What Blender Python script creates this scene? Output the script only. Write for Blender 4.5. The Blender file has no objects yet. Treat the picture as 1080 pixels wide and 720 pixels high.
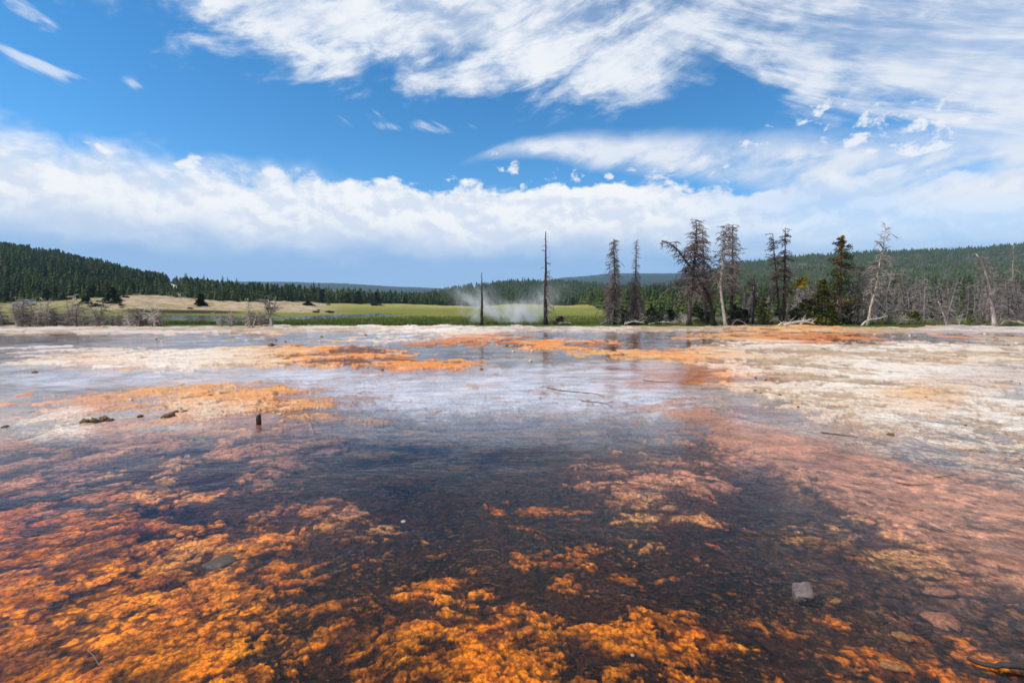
import bpy, math, random
import numpy as np

random.seed(7)
RNG = np.random.default_rng(11)
scene = bpy.context.scene
COL = scene.collection
R = math.radians

# ------------------------------------------------------------------ camera numbers
CAM_H = 2.0
FOCAL = 510.0                       # pixels, for a picture 1080 wide
PITCH = math.atan(40.0 / FOCAL)
CP, SP = math.cos(PITCH), math.sin(PITCH)


def ray(px, py):
    a = (px - 540.0) / FOCAL
    b = (360.0 - py) / FOCAL
    return a, CP + b * SP, -SP + b * CP


def at(px, py, depth):
    """world point at a given depth (metres along +Y) seen at a photo pixel"""
    a, f, u = ray(px, py)
    return (a / f * depth, depth, CAM_H + u / f * depth)


def on_flat(px, py, z=0.0):
    a, f, u = ray(px, py)
    d = (z - CAM_H) / u
    return (a * d, f * d, z)


def project(X, Y, Z):
    Yc = np.maximum(Y, 0.05)
    fw = Yc * CP - (Z - CAM_H) * SP
    up = Yc * SP + (Z - CAM_H) * CP
    return 540.0 + FOCAL * X / fw, 360.0 - FOCAL * up / fw


# ------------------------------------------------------------------ numpy noise
_perm = RNG.permutation(512)
_perm = np.concatenate([_perm, _perm, _perm])
_grad = RNG.uniform(0, 2 * np.pi, 512)
_gx, _gy = np.cos(_grad), np.sin(_grad)


def perlin(x, y):
    xi = np.floor(x).astype(np.int64)
    yi = np.floor(y).astype(np.int64)
    xf, yf = x - xi, y - yi
    u = xf * xf * xf * (xf * (xf * 6 - 15) + 10)
    v = yf * yf * yf * (yf * (yf * 6 - 15) + 10)

    def g(ix, iy, dx, dy):
        h = _perm[_perm[ix & 511] + (iy & 511)] & 511
        return _gx[h] * dx + _gy[h] * dy
    a = g(xi, yi, xf, yf)
    b = g(xi + 1, yi, xf - 1, yf)
    c = g(xi, yi + 1, xf, yf - 1)
    d = g(xi + 1, yi + 1, xf - 1, yf - 1)
    return ((a + u * (b - a)) * (1 - v) + (c + u * (d - c)) * v) * 1.5


def fbm(x, y, octaves=5, rough=0.5):
    s = np.zeros_like(x)
    amp, tot, f = 1.0, 0.0, 1.0
    for k in range(octaves):
        s += amp * perlin(x * f + 17.3 * k, y * f - 9.1 * k)
        tot += amp * amp
        amp *= rough
        f *= 2.03
    return s / math.sqrt(tot)


def worley(x, y):
    """distance to nearest feature and its random value"""
    xi = np.floor(x).astype(np.int64)
    yi = np.floor(y).astype(np.int64)
    best = np.full(x.shape, 9.0)
    val = np.zeros(x.shape)
    for dx in (-1, 0, 1):
        for dy in (-1, 0, 1):
            h = _perm[_perm[(xi + dx) & 511] + ((yi + dy) & 511)] & 511
            fx = xi + dx + 0.5 + 0.45 * _gx[h]
            fy = yi + dy + 0.5 + 0.45 * _gy[h]
            d = (fx - x) ** 2 + (fy - y) ** 2
            m = d < best
            best = np.where(m, d, best)
            val = np.where(m, h / 511.0, val)
    return np.sqrt(best), val


def sstep(a, b, x):
    t = np.clip((x - a) / (b - a), 0, 1)
    return t * t * (3 - 2 * t)


# ------------------------------------------------------------------ object helpers
def link(o):
    COL.objects.link(o)
    return o


def tag(o, label=None, cat=None, group=None, kind=None):
    if label:
        o['label'] = label
    if cat:
        o['category'] = cat
    if group:
        o['group'] = group
    if kind:
        o['kind'] = kind
    return o


def empty(name, loc, rz=0.0):
    o = bpy.data.objects.new(name, None)
    o.empty_display_size = 0.2
    o.location = loc
    o.rotation_euler = (0, 0, rz)
    return link(o)


class MB:
    """collects tubes, quads and triangles into ONE mesh"""

    def __init__(self):
        self.v, self.f = [], []

    def tube(self, pts, radii, sides=5, cap=True):
        base = len(self.v)
        n = len(pts)
        for i in range(n):
            p = pts[i]
            q0 = pts[max(i - 1, 0)]
            q1 = pts[min(i + 1, n - 1)]
            t = (q1[0] - q0[0], q1[1] - q0[1], q1[2] - q0[2])
            l = math.sqrt(t[0] ** 2 + t[1] ** 2 + t[2] ** 2) or 1.0
            t = (t[0] / l, t[1] / l, t[2] / l)
            if abs(t[2]) < 0.9:
                a = (-t[1], t[0], 0.0)
            else:
                a = (0.0, -t[2], t[1])
            l = math.sqrt(a[0] ** 2 + a[1] ** 2 + a[2] ** 2) or 1.0
            a = (a[0] / l, a[1] / l, a[2] / l)
            b = (t[1] * a[2] - t[2] * a[1], t[2] * a[0] - t[0] * a[2], t[0] * a[1] - t[1] * a[0])
            r = radii[i]
            for k in range(sides):
                c, s = math.cos(2 * math.pi * k / sides) * r, math.sin(2 * math.pi * k / sides) * r
                self.v.append((p[0] + a[0] * c + b[0] * s, p[1] + a[1] * c + b[1] * s, p[2] + a[2] * c + b[2] * s))
        for i in range(n - 1):
            for k in range(sides):
                k2 = (k + 1) % sides
                self.f.append((base + i * sides + k, base + i * sides + k2,
                               base + (i + 1) * sides + k2, base + (i + 1) * sides + k))
        if cap and sides > 3:
            self.f.append(tuple(base + k for k in range(sides))[::-1])
            self.f.append(tuple(base + (n - 1) * sides + k for k in range(sides)))

    def poly(self, *pts):
        base = len(self.v)
        self.v.extend(pts)
        self.f.append(tuple(range(base, base + len(pts))))

    def box(self, c, s):
        base = len(self.v)
        for dz in (-1, 1):
            for dx, dy in ((-1, -1), (1, -1), (1, 1), (-1, 1)):
                self.v.append((c[0] + dx * s[0] / 2, c[1] + dy * s[1] / 2, c[2] + dz * s[2] / 2))
        for q in ((3, 2, 1, 0), (4, 5, 6, 7), (0, 1, 5, 4), (1, 2, 6, 5), (2, 3, 7, 6), (3, 0, 4, 7)):
            self.f.append(tuple(base + i for i in q))

    def mesh(self, name, mat, smooth=False):
        me = bpy.data.meshes.new(name)
        me.from_pydata(self.v, [], self.f)
        me.materials.append(mat)
        if smooth:
            me.polygons.foreach_set('use_smooth', [True] * len(me.polygons))
        me.update()
        return me

    def build(self, name, mat, parent=None, smooth=False):
        o = link(bpy.data.objects.new(name, self.mesh(name, mat, smooth)))
        if parent:
            o.parent = parent
        return o


def np_mesh(name, verts, faces, mat, cols=None, smooth=True):
    """faces: (n,4) or (n,3) int array"""
    me = bpy.data.meshes.new(name)
    nv, nf, k = len(verts), len(faces), faces.shape[1]
    me.vertices.add(nv)
    me.vertices.foreach_set('co', np.ascontiguousarray(verts, dtype=np.float32).ravel())
    me.loops.add(nf * k)
    me.loops.foreach_set('vertex_index', np.ascontiguousarray(faces, dtype=np.int32).ravel())
    me.polygons.add(nf)
    me.polygons.foreach_set('loop_start', np.arange(0, nf * k, k, dtype=np.int32))
    me.polygons.foreach_set('loop_total', np.full(nf, k, dtype=np.int32))
    me.polygons.foreach_set('use_smooth', np.full(nf, smooth, dtype=bool))
    me.update(calc_edges=True)
    if cols is not None:
        at_ = me.attributes.new('Deposit', 'FLOAT_COLOR', 'POINT')
        c4 = np.ones((nv, 4), dtype=np.float32)
        c4[:, :cols.shape[1]] = cols
        at_.data.foreach_set('color', c4.ravel())
    me.materials.append(mat)
    return link(bpy.data.objects.new(name, me))


# ------------------------------------------------------------------ node helpers
class S:
    """a socket with arithmetic"""
    tree = None

    def __init__(self, s):
        self.s = s

    @staticmethod
    def _m(op, *a, clamp=False):
        n = S.tree.nodes.new('ShaderNodeMath')
        n.operation = op
        n.use_clamp = clamp
        for i, v in enumerate(a):
            if isinstance(v, S):
                S.tree.links.new(v.s, n.inputs[i])
            else:
                n.inputs[i].default_value = v
        return S(n.outputs[0])

    def __add__(s, o): return S._m('ADD', s, o)
    def __radd__(s, o): return S._m('ADD', o, s)
    def __sub__(s, o): return S._m('SUBTRACT', s, o)
    def __rsub__(s, o): return S._m('SUBTRACT', o, s)
    def __mul__(s, o): return S._m('MULTIPLY', s, o)
    def __rmul__(s, o): return S._m('MULTIPLY', o, s)
    def __truediv__(s, o): return S._m('DIVIDE', s, o)
    def __pow__(s, o): return S._m('POWER', s, o)


def mx(a, b): return S._m('MAXIMUM', a, b)
def mn(a, b): return S._m('MINIMUM', a, b)
def clamp01(a): return S._m('ADD', a, 0.0, clamp=True)


def smooth(lo, hi, x):
    n = S.tree.nodes.new('ShaderNodeMapRange')
    n.interpolation_type = 'SMOOTHSTEP'
    S.tree.links.new(x.s, n.inputs['Value'])
    n.inputs['From Min'].default_value = lo
    n.inputs['From Max'].default_value = hi
    return S(n.outputs['Result'])


def vec(x, y, z=0.0):
    n = S.tree.nodes.new('ShaderNodeCombineXYZ')
    for i, v in enumerate((x, y, z)):
        if isinstance(v, S):
            S.tree.links.new(v.s, n.inputs[i])
        else:
            n.inputs[i].default_value = v
    return S(n.outputs[0])


def noise(v, scale=1.0, detail=4.0, rough=0.5, dist=0.0, out='Fac'):
    n = S.tree.nodes.new('ShaderNodeTexNoise')
    if v is not None:
        S.tree.links.new(v.s, n.inputs['Vector'])
    n.inputs['Scale'].default_value = scale
    n.inputs['Detail'].default_value = detail
    n.inputs['Roughness'].default_value = rough
    n.inputs['Distortion'].default_value = dist
    return S(n.outputs[out])


def mixc(fac, a, b, mode='MIX'):
    n = S.tree.nodes.new('ShaderNodeMix')
    n.data_type = 'RGBA'
    n.blend_type = mode
    for i, v in ((0, fac), (6, a), (7, b)):
        if isinstance(v, S):
            S.tree.links.new(v.s, n.inputs[i])
        elif i == 0:
            n.inputs[0].default_value = v
        else:
            n.inputs[i].default_value = (*v, 1.0)
    return S(n.outputs[2])


def curve(x, pts):
    n = S.tree.nodes.new('ShaderNodeFloatCurve')
    S.tree.links.new(x.s, n.inputs['Value'])
    c = n.mapping.curves[0]
    pts = sorted(pts)
    c.points[0].location = pts[0]
    c.points[1].location = pts[-1]
    for p in pts[1:-1]:
        c.points.new(*p)
    for p in c.points:
        p.handle_type = 'AUTO'
    n.mapping.update()
    return S(n.outputs[0])


def new_mat(name):
    m = bpy.data.materials.new(name)
    m.use_nodes = True
    t = m.node_tree
    t.nodes.clear()
    S.tree = t
    return m, t, t.nodes.new('ShaderNodeOutputMaterial')


def principled(t, out, color, rough=0.7, normal=None, spec=0.3):
    b = t.nodes.new('ShaderNodeBsdfPrincipled')
    if isinstance(color, S):
        t.links.new(color.s, b.inputs['Base Color'])
    else:
        b.inputs['Base Color'].default_value = (*color, 1)
    if isinstance(rough, S):
        t.links.new(rough.s, b.inputs['Roughness'])
    else:
        b.inputs['Roughness'].default_value = rough
    b.inputs['Specular IOR Level'].default_value = spec
    if normal is not None:
        t.links.new(normal.s, b.inputs['Normal'])
    t.links.new(b.outputs[0], out.inputs['Surface'])
    return b


def bump(t, height, strength=0.5, distance=0.01):
    n = t.nodes.new('ShaderNodeBump')
    n.inputs['Strength'].default_value = strength
    n.inputs['Distance'].default_value = distance
    t.links.new(height.s, n.inputs['Height'])
    return S(n.outputs[0])


def geo_pos(t):
    return S(t.nodes.new('ShaderNodeNewGeometry').outputs['Position'])


def attr(t, name, out='Color'):
    n = t.nodes.new('ShaderNodeAttribute')
    n.attribute_name = name
    return S(n.outputs[out])


def obj_random(t):
    return S(t.nodes.new('ShaderNodeObjectInfo').outputs['Random'])


def obj_coord(t):
    return S(t.nodes.new('ShaderNodeTexCoord').outputs['Object'])


def scaled(t, v, s):
    n = t.nodes.new('ShaderNodeVectorMath')
    n.operation = 'MULTIPLY'
    t.links.new(v.s, n.inputs[0])
    n.inputs[1].default_value = s
    return S(n.outputs[0])


# ------------------------------------------------------------------ render settings
scene.render.engine = 'CYCLES'
scene.render.resolution_x, scene.render.resolution_y = 1024, 682
scene.view_settings.view_transform = 'Standard'
scene.view_settings.look = 'None'
scene.view_settings.exposure = 0.0
scene.view_settings.gamma = 1.0
scene.cycles.transparent_max_bounces = 12
scene.cycles.max_bounces = 6
scene.cycles.volume_bounces = 2

cam_d = bpy.data.cameras.new('camera')
cam_d.sensor_width = 36.0
cam_d.lens = 17.0
cam_d.clip_start = 0.05
cam_d.clip_end = 30000
cam = link(bpy.data.objects.new('camera', cam_d))
cam.location = (0, 0, CAM_H)
cam.rotation_euler = (math.pi / 2 - PITCH, 0, 0)
scene.camera = cam

# ------------------------------------------------------------------ sun and sky
SUN_EL, SUN_AZ = R(48), R(-104)            # azimuth clockwise from +Y (the view direction)
sun_d = bpy.data.lights.new('sun', 'SUN')
sun_d.energy = 4.2
sun_d.angle = R(0.5)
sun_d.color = (1.0, 0.95, 0.87)
sun = link(bpy.data.objects.new('sun', sun_d))
sx, sy, sz = math.sin(SUN_AZ) * math.cos(SUN_EL), math.cos(SUN_AZ) * math.cos(SUN_EL), math.sin(SUN_EL)
from mathutils import Vector
sun.rotation_euler = Vector((sx, sy, sz)).to_track_quat('Z', 'Y').to_euler()
sun.location = (-30, -30, 60)

SKY_STRENGTH = 0.15


def build_world():
    w = bpy.data.worlds.new('World')
    scene.world = w
    w.use_nodes = True
    t = w.node_tree
    t.nodes.clear()
    S.tree = t
    out = t.nodes.new('ShaderNodeOutputWorld')
    bg = t.nodes.new('ShaderNodeBackground')
    bg.inputs['Strength'].default_value = SKY_STRENGTH
    t.links.new(bg.outputs[0], out.inputs['Surface'])
    sky = t.nodes.new('ShaderNodeTexSky')
    sky.sky_type = 'NISHITA'
    sky.sun_disc = False
    sky.sun_elevation = SUN_EL
    sky.sun_rotation = SUN_AZ
    sky.altitude = 2200
    sky.air_density = 1.0
    sky.dust_density = 0.3
    sky.ozone_density = 3.0
    hs = t.nodes.new('ShaderNodeHueSaturation')
    hs.inputs['Saturation'].default_value = 1.30
    hs.inputs['Value'].default_value = 1.17
    hs.inputs['Hue'].default_value = 0.493
    t.links.new(sky.outputs[0], hs.inputs['Color'])
    base = S(hs.outputs[0])

    g = t.nodes.new('ShaderNodeTexCoord')
    sep = t.nodes.new('ShaderNodeSeparateXYZ')
    t.links.new(g.outputs['Generated'], sep.inputs[0])
    dx, dy, dz = (S(sep.outputs[i]) for i in range(3))
    az = S._m('ARCTAN2', dx, dy)
    el = S._m('ARCSINE', dz)

    def ae(px, py):
        a, f, u = ray(px, py)
        return math.atan2(a, f), math.atan2(u, math.hypot(a, f))
    AZ0, AZ1, EL1 = -1.0, 1.0, 1.0
    azn = clamp01((az - AZ0) / (AZ1 - AZ0))

    def edge(pts):
        q = []
        for px, py in pts:
            a, e = ae(px, py)
            q.append(((a - AZ0) / (AZ1 - AZ0), (e + 0.2) / 1.2))
        q = [(0.0, q[0][1])] + q + [(1.0, q[-1][1])]
        return curve(azn, q) * 1.2 - 0.2

    k = 1.0 / SKY_STRENGTH
    WHITE = tuple(c * k for c in (0.97, 0.98, 1.0))
    GREY = tuple(c * k for c in (0.62, 0.72, 0.88))
    BASEB = tuple(c * k for c in (0.32, 0.52, 0.82))
    LOWB = tuple(c * k for c in (0.40, 0.60, 0.88))

    warp = noise(vec(az * 3.0, el * 5.0, 3.1), 1.0, 4, 0.5)
    # ---- high cirrus: swept sheets
    ang = R(-16)
    sa, ca = math.sin(ang), math.cos(ang)
    u1 = az * ca - el * sa
    v1 = az * sa + el * ca
    st1 = noise(vec(u1 * 4.0, v1 * 12.0, 1.0), 1.0, 7, 0.58, 0.9)
    ang = R(20)
    sa, ca = math.sin(ang), math.cos(ang)
    u2 = az * ca - el * sa
    v2 = az * sa + el * ca
    st2 = noise(vec(u2 * 3.0, v2 * 16.0, 5.0), 1.0, 7, 0.57, 0.7)
    rightness = smooth(0.1, 0.55, az)
    leftness = 1.0 - rightness
    streak = st1 * leftness + st2 * rightness
    fluff = noise(vec(az * 9.0, el * 14.0, 7.0), 1.0, 6, 0.6, 0.3)
    e_low = edge([(-80, -160), (30, -14), (100, 14), (170, 34), (240, 56), (310, 82), (400, 92), (480, 101), (560, 106),
                  (640, 118), (690, 108), (740, 88), (800, 96), (860, 118), (930, 128), (1010, 140), (1080, 150)])
    fibre = noise(vec(u1 * 12.0, v1 * 34.0, 6.0), 1.0, 7, 0.65, 0.6) * leftness + noise(vec(u2 * 7.0, v2 * 46.0, 6.5), 1.0, 7, 0.63, 0.6) * rightness
    d = el - e_low + (streak - 0.5) * 0.20 + (fluff - 0.5) * 0.12 + (fibre - 0.5) * 0.10
    cir = smooth(-0.01, 0.075, d)
    gaps = smooth(0.40, 0.56, streak * 0.5 + fluff * 0.2 + fibre * 0.3)
    gapamt = 0.42 + 0.38 * smooth(0.0, 0.25, az) * smooth(0.35, 0.5, el + az * 0.0)
    cir_a = cir * (1.0 - gapamt * (1.0 - gaps))
    # fade well above the frame
    cir_a = cir_a * (1.0 - 0.6 * smooth(0.75, 1.2, el))
    cir_shade = smooth(0.38, 0.60, fluff * 0.35 + streak * 0.3 + fibre * 0.35)
    col = base
    cir_col = mixc(cir_shade, GREY, WHITE)
    cir_col = mixc(rightness * 0.28, cir_col, tuple(c * k for c in (0.62, 0.70, 0.85)))
    col = mixc(cir_a * 0.95, col, cir_col)

    # ---- middle streak band on the right
    e_mid = edge([(420, 190), (540, 158), (640, 160), (760, 168), (900, 176), (1080, 178)])
    e_w = edge([(380, 323), (470, 316), (540, 308), (640, 297), (800, 285), (1080, 255)])
    dm = S._m('ABSOLUTE', el - e_mid + (st1 - 0.5) * 0.05)
    band2 = 1.0 - smooth(0.1, 1.0, dm / mx(e_w, 0.006))
    band2 = band2 * smooth(0.33, 0.60, st1 * 0.5 + fluff * 0.5 + 0.03) * smooth(-0.12, 0.05, az)
    col = mixc(clamp01(band2 * 1.15), col, mixc(fluff, GREY, WHITE))

    # ---- faint wisps and little puffs
    def blob(px, py, rx, ry, rot=0.0):
        a, e = ae(px, py)
        c, s = math.cos(rot), math.sin(rot)
        X = (az - a) * c + (el - e) * s
        Y = (el - e) * c - (az - a) * s
        q = (X * (FOCAL / rx)) ** 2.0 + (Y * (FOCAL / ry)) ** 2.0
        return S._m('EXPONENT', q * -1.0)
    wis = None
    for (px, py, rx, ry, rot, amp) in [(32, 66, 26, 6, R(-17), 0.95), (70, 77, 26, 3.5, R(-10), 0.7), (22, 6, 22, 9, R(-30), 0.8), (140, 87, 9, 6, R(-30), .75),
                                       (114, 33, 8, 6, R(-50), .6), (390, 122, 36, 8, R(12), .55), (430, 132, 36, 5, R(8), .5), (485, 134, 34, 5, R(5), .5),
                                       (318, 47, 20, 8, R(-35), .8), (335, 60, 12, 6, R(-10), .6), (470, 140, 60, 4, R(-2), .4)]:
        b = blob(px, py, rx, ry, rot) * amp
        wis = b if wis is None else wis + b
    fib = noise(vec(u2 * 9.0 + v2 * 6.0, v2 * 40.0, 8.0), 1.0, 6, 0.65, 0.8)
    wis = clamp01(smooth(0.40, 0.85, wis * 0.55 + (fib - 0.5) * 1.5 + 0.20) * smooth(0.02, 0.5, wis)) * 0.62
    col = mixc(wis, col, WHITE)
    puffn = noise(vec(az * 30.0, el * 44.0, 2.0), 1.0, 6, 0.62, 0.3)
    puf = None
    for (px, py, rx, ry, th) in [(541, 179, 15, 8, 1), (607, 181, 13, 9, 1), (642, 186, 12, 8, 1), (586, 186, 13, 7, .9), (347, 180, 10, 4, 1),
                                 (8, 189, 12, 6, 1), (207, 174, 20, 12, 1), (104, 158, 14, 6, .9), (470, 189, 12, 6, .9),
                                 (865, 116, 26, 8, .9), (920, 128, 26, 10, .95), (955, 130, 34, 16, 1), (905, 146, 20, 9, 1), (990, 132, 30, 16, .95),
                                 (915, 160, 12, 6, .9), (800, 150, 20, 6, .8), (840, 128, 22, 6, .8), (760, 178, 22, 7, .8), (700, 182, 18, 7, .8), (880, 135, 16, 7, .9), (935, 112, 26, 7, .8), (975, 160, 30, 8, .8), (665, 178, 12, 6, .8), (560, 196, 14, 7, .9), (870, 150, 16, 7, .9), (1010, 122, 14, 8, .8), (526, 163, 9, 4, .8)]:
        b = blob(px, py, rx, ry) * th
        puf = b if puf is None else mx(puf, b)
    puf_a = smooth(0.42, 0.80, puf * 0.62 + (puffn - 0.5) * 2.6) * smooth(0.10, 0.45, puf)
    col = mixc(puf_a * 0.85, col, mixc(smooth(0.2, 0.6, puffn), GREY, WHITE))

    # ---- cumulus bank along the horizon
    e_top = edge([(-120, 128), (-40, 140), (40, 150), (100, 158), (160, 172), (210, 178), (260, 187), (330, 188), (400, 190), (450, 201), (490, 204),
                  (540, 198), (600, 196), (660, 192), (740, 194), (820, 190), (900, 184), (1000, 178), (1080, 172), (1200, 165)])
    w2 = noise(vec(az * 7.0, el * 9.0, 11.0), 1.0, 3, 0.5)
    bill = noise(vec(az * 11.0 + w2 * 0.8, el * 16.0 + w2 * 0.8, 4.0), 1.0, 7, 0.56)
    bill_up = noise(vec(az * 11.0 + w2 * 0.8 + 0.10, el * 16.0 + w2 * 0.8 + 0.22, 4.0), 1.0, 6, 0.56)
    depth = e_top - el
    dd = depth + (bill - 0.46) * 0.13 + (warp - 0.5) * 0.03
    crisp = smooth(0.0, 0.014, dd)
    soft = smooth(-0.03, 0.035, dd)
    leftsoft = 1.0 - smooth(-0.62, -0.25, az)
    bank = crisp * (1.0 - leftsoft) + soft * leftsoft
    bank = bank * (1.0 - 0.45 * smooth(0.25, 0.6, az) * (1.0 - smooth(0.02, 0.16, depth)))
    # grey-blue underside of the bank, streaky on the right
    lowst = noise(vec(az * 2.6, el * 24.0, 9.0), 1.0, 7, 0.55)
    rel = depth / mx(e_top, 0.02) + (bill - 0.5) * 0.40 + (lowst - 0.5) * 0.25 * (0.4 + rightness)
    under = smooth(0.30, 0.68, rel)
    lit = smooth(-0.10, 0.09, bill - bill_up + (bill - 0.5) * 0.25)
    bank_col = mixc(lit, tuple(c * k for c in (0.78, 0.84, 0.94)), tuple(c * k for c in (1.02, 1.02, 1.02)))
    low_col = mixc(smooth(0.0, 0.13, el + (lowst - 0.5) * 0.06), LOWB, BASEB)
    low_col = mixc(rightness * smooth(0.45, 0.68, lowst) * 0.75, low_col, tuple(c * k for c in (0.72, 0.80, 0.92)))
    bank_col = mixc(under, bank_col, low_col)
    col = mixc(bank, col, bank_col)
    # below the horizon: plain ground tone
    col = mixc(smooth(0.0, -0.05, el), col, (0.15 * k, 0.13 * k, 0.10 * k))
    t.links.new(col.s, bg.inputs['Color'])


build_world()

# ------------------------------------------------------------------ terrain heights beyond the flat
T_D = [40, 60, 80, 86, 89, 130, 160, 200, 250, 350, 500, 650, 800, 1000, 1250, 1700, 2500, 4000, 5200, 6500]
T_COLS = {
    -200: [.1, .2, .3, .4, .9, 1.2, 3.5, 9, 21, 46, 80, 100, 95, 90, 80, 60, 60, 100, 100, 80],
    0:    [.1, .15, .25, .4, .8, 1.0, 2.5, 6, 14, 33, 58, 76, 74, 70, 60, 50, 60, 100, 100, 80],
    60:   [.1, .15, .25, .4, .9, 1.5, 3.2, 6, 12, 27, 48, 62, 60, 55, 50, 40, 60, 100, 100, 80],
    100:  [.1, .1, .2, .3, 1.1, 2.0, 4.0, 6, 11, 24, 40, 51, 50, 45, 40, 40, 60, 120, 100, 80],
    160:  [.1, .1, .1, .1, 1.0, 1.9, 3.2, 4.7, 8.4, 16, 26, 33, 30, 28, 28, 30, 60, 140, 120, 80],
    200:  [.1, .1, .1, .1, 0.9, 1.6, 2.8, 4.4, 6.8, 12, 18, 22, 20, 20, 20, 30, 70, 160, 130, 80],
    250:  [.1, .1, .1, .15, .6, 1.1, 2.0, 3.5, 5.4, 8.2, 11, 12, 13, 14, 16, 30, 80, 182, 140, 80],
    300:  [.1, .1, .1, .2, .3, .8, 1.6, 3.0, 4.5, 5.5, 7, 8, 9, 10, 12, 30, 80, 180, 140, 80],
    350:  [.1, .1, .1, .1, .15, .4, .6, .9, 1.5, 2.0, 3, 4, 5, 8, 12, 28, 75, 170, 140, 80],
    430:  [.1, .1, .1, .1, .1, .2, .3, .4, .5, .9, 2.5, 5, 8, 12, 14, 26, 62, 138, 120, 80],
    490:  [.1, .1, .1, .1, .1, .2, .3, .3, .4, .8, 3.5, 9, 17, 32, 28, 24, 55, 118, 110, 80],
    540:  [.1, .1, .1, .1, .1, .2, .3, .3, .4, .8, 4.5, 12, 24, 45, 36, 26, 70, 150, 140, 80],
    600:  [.1, .1, .1, .1, .1, .2, .3, .3, .5, 1.0, 5, 12, 24, 44, 36, 30, 95, 218, 180, 90],
    650:  [.1, .1, .1, .1, .15, .5, .8, 1.4, 2.0, 3.0, 6, 10, 18, 34, 32, 34, 110, 250, 210, 100],
    700:  [.1, .1, .1, .1, .15, .6, 1.0, 1.8, 2.4, 4.0, 8, 14, 22, 34, 38, 42, 115, 248, 210, 100],
    780:  [.1, .1, .1, .1, .2, .8, 1.4, 3.0, 5.0, 10, 22, 38, 58, 84, 92, 70, 120, 270, 220, 100],
    850:  [.1, .1, .1, .1, .2, .8, 1.4, 3.2, 5.6, 12, 26, 46, 70, 98, 110, 80, 120, 230, 200, 100],
    920:  [.1, .1, .1, .1, .2, .8, 1.4, 3.4, 6.0, 13, 29, 51, 76, 106, 120, 90, 110, 170, 150, 90],
    1000: [.1, .1, .1, .1, .2, .8, 1.4, 3.4, 6.2, 14, 31, 54, 80, 110, 124, 95, 100, 140, 120, 80],
    1080: [.1, .1, .1, .1, .2, .8, 1.4, 3.6, 7.0, 16, 35, 60, 88, 122, 142, 110, 100, 140, 120, 80],
    1300: [.1, .1, .1, .1, .2, .8, 1.4, 4.0, 9.0, 20, 43, 72, 105, 140, 165, 130, 110, 140, 120, 80],
}
_tp = np.array(sorted(T_COLS))
_tz = np.array([T_COLS[k] for k in sorted(T_COLS)], dtype=float)
_tl = np.log(np.array(T_D, dtype=float))


def terrain(X, Y):
    X = np.asarray(X, float)
    Y = np.asarray(Y, float)
    rad = np.hypot(X, Y)
    azm = np.clip(np.arctan2(X, Y), -1.0, 1.0)
    dep = np.where(np.abs(np.arctan2(X, Y)) < 1.0, np.abs(Y), rad * math.cos(1.0))
    px = np.clip(540 + FOCAL * np.tan(azm), _tp[0], _tp[-1])
    ld = np.clip(np.log(np.maximum(dep, 1.0)), _tl[0], _tl[-1])
    i = np.clip(np.searchsorted(_tp, px) - 1, 0, len(_tp) - 2)
    j = np.clip(np.searchsorted(_tl, ld) - 1, 0, len(_tl) - 2)
    a = (px - _tp[i]) / (_tp[i + 1] - _tp[i])
    b = (ld - _tl[j]) / (_tl[j + 1] - _tl[j])
    a = a * a * (3 - 2 * a) * 0.5 + a * 0.5
    z = (_tz[i, j] * (1 - a) + _tz[i + 1, j] * a) * (1 - b) + (_tz[i, j + 1] * (1 - a) + _tz[i + 1, j + 1] * a) * b
    z = z + fbm(X / 55.0, Y / 55.0, 4) * np.clip(dep - 90, 0, 400) * 0.006
    z = z + fbm(X / 9.0, Y / 9.0, 3) * 0.05
    slope_ = sstep(90, 130, px) * sstep(360, 300, px) * sstep(88, 100, dep) * sstep(260, 200, dep)
    z = z + slope_ * (0.7 * fbm(X / 14.0, Y / 7.0, 5, 0.55) + 0.25 * np.abs(fbm(X / 4.0, Y / 4.0, 3)))
    # river bed
    z = z - 0.55 * river_mask(px, dep)
    # the meadow edge dives under the sinter flat
    edge = 41.2 + 3.2 * fbm(X / 9.0, Y / 20.0 + 40.0, 4)
    z = z - 0.9 * (1 - sstep(-1.2, 1.0, dep - edge))
    return z


RIVER = np.array([(-120, 86), (40, 83), (130, 80), (165, 78), (195, 76), (215, 69), (232, 61), (255, 57), (290, 60), (340, 70), (420, 95)], float)


def river_mask(px, dep):
    m = np.zeros_like(px)
    wx = (px - 540) / FOCAL * dep
    rx = (RIVER[:, 0] - 540) / FOCAL * RIVER[:, 1]
    ry = RIVER[:, 1]
    best = np.full(px.shape, 1e9)
    for k in range(len(rx) - 1):
        ax, ay, bx, by = rx[k], ry[k], rx[k + 1], ry[k + 1]
        t = np.clip(((wx - ax) * (bx - ax) + (dep - ay) * (by - ay)) / ((bx - ax) ** 2 + (by - ay) ** 2), 0, 1)
        best = np.minimum(best, np.hypot(wx - ax - t * (bx - ax), dep - ay - t * (by - ay)))
    return 1 - sstep(3.2, 5.4, best)


def polar_faces(nr, nc, closed=True):
    i = np.arange(nr - 1)[:, None]
    j = np.arange(nc if closed else nc - 1)[None, :]
    j2 = (j + 1) % nc
    a = i * nc + j
    b = i * nc + j2
    c = (i + 1) * nc + j2
    d = (i + 1) * nc + j
    return np.stack([b, c, d + 0 * b, a + 0 * b], axis=-1).reshape(-1, 4)


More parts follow.
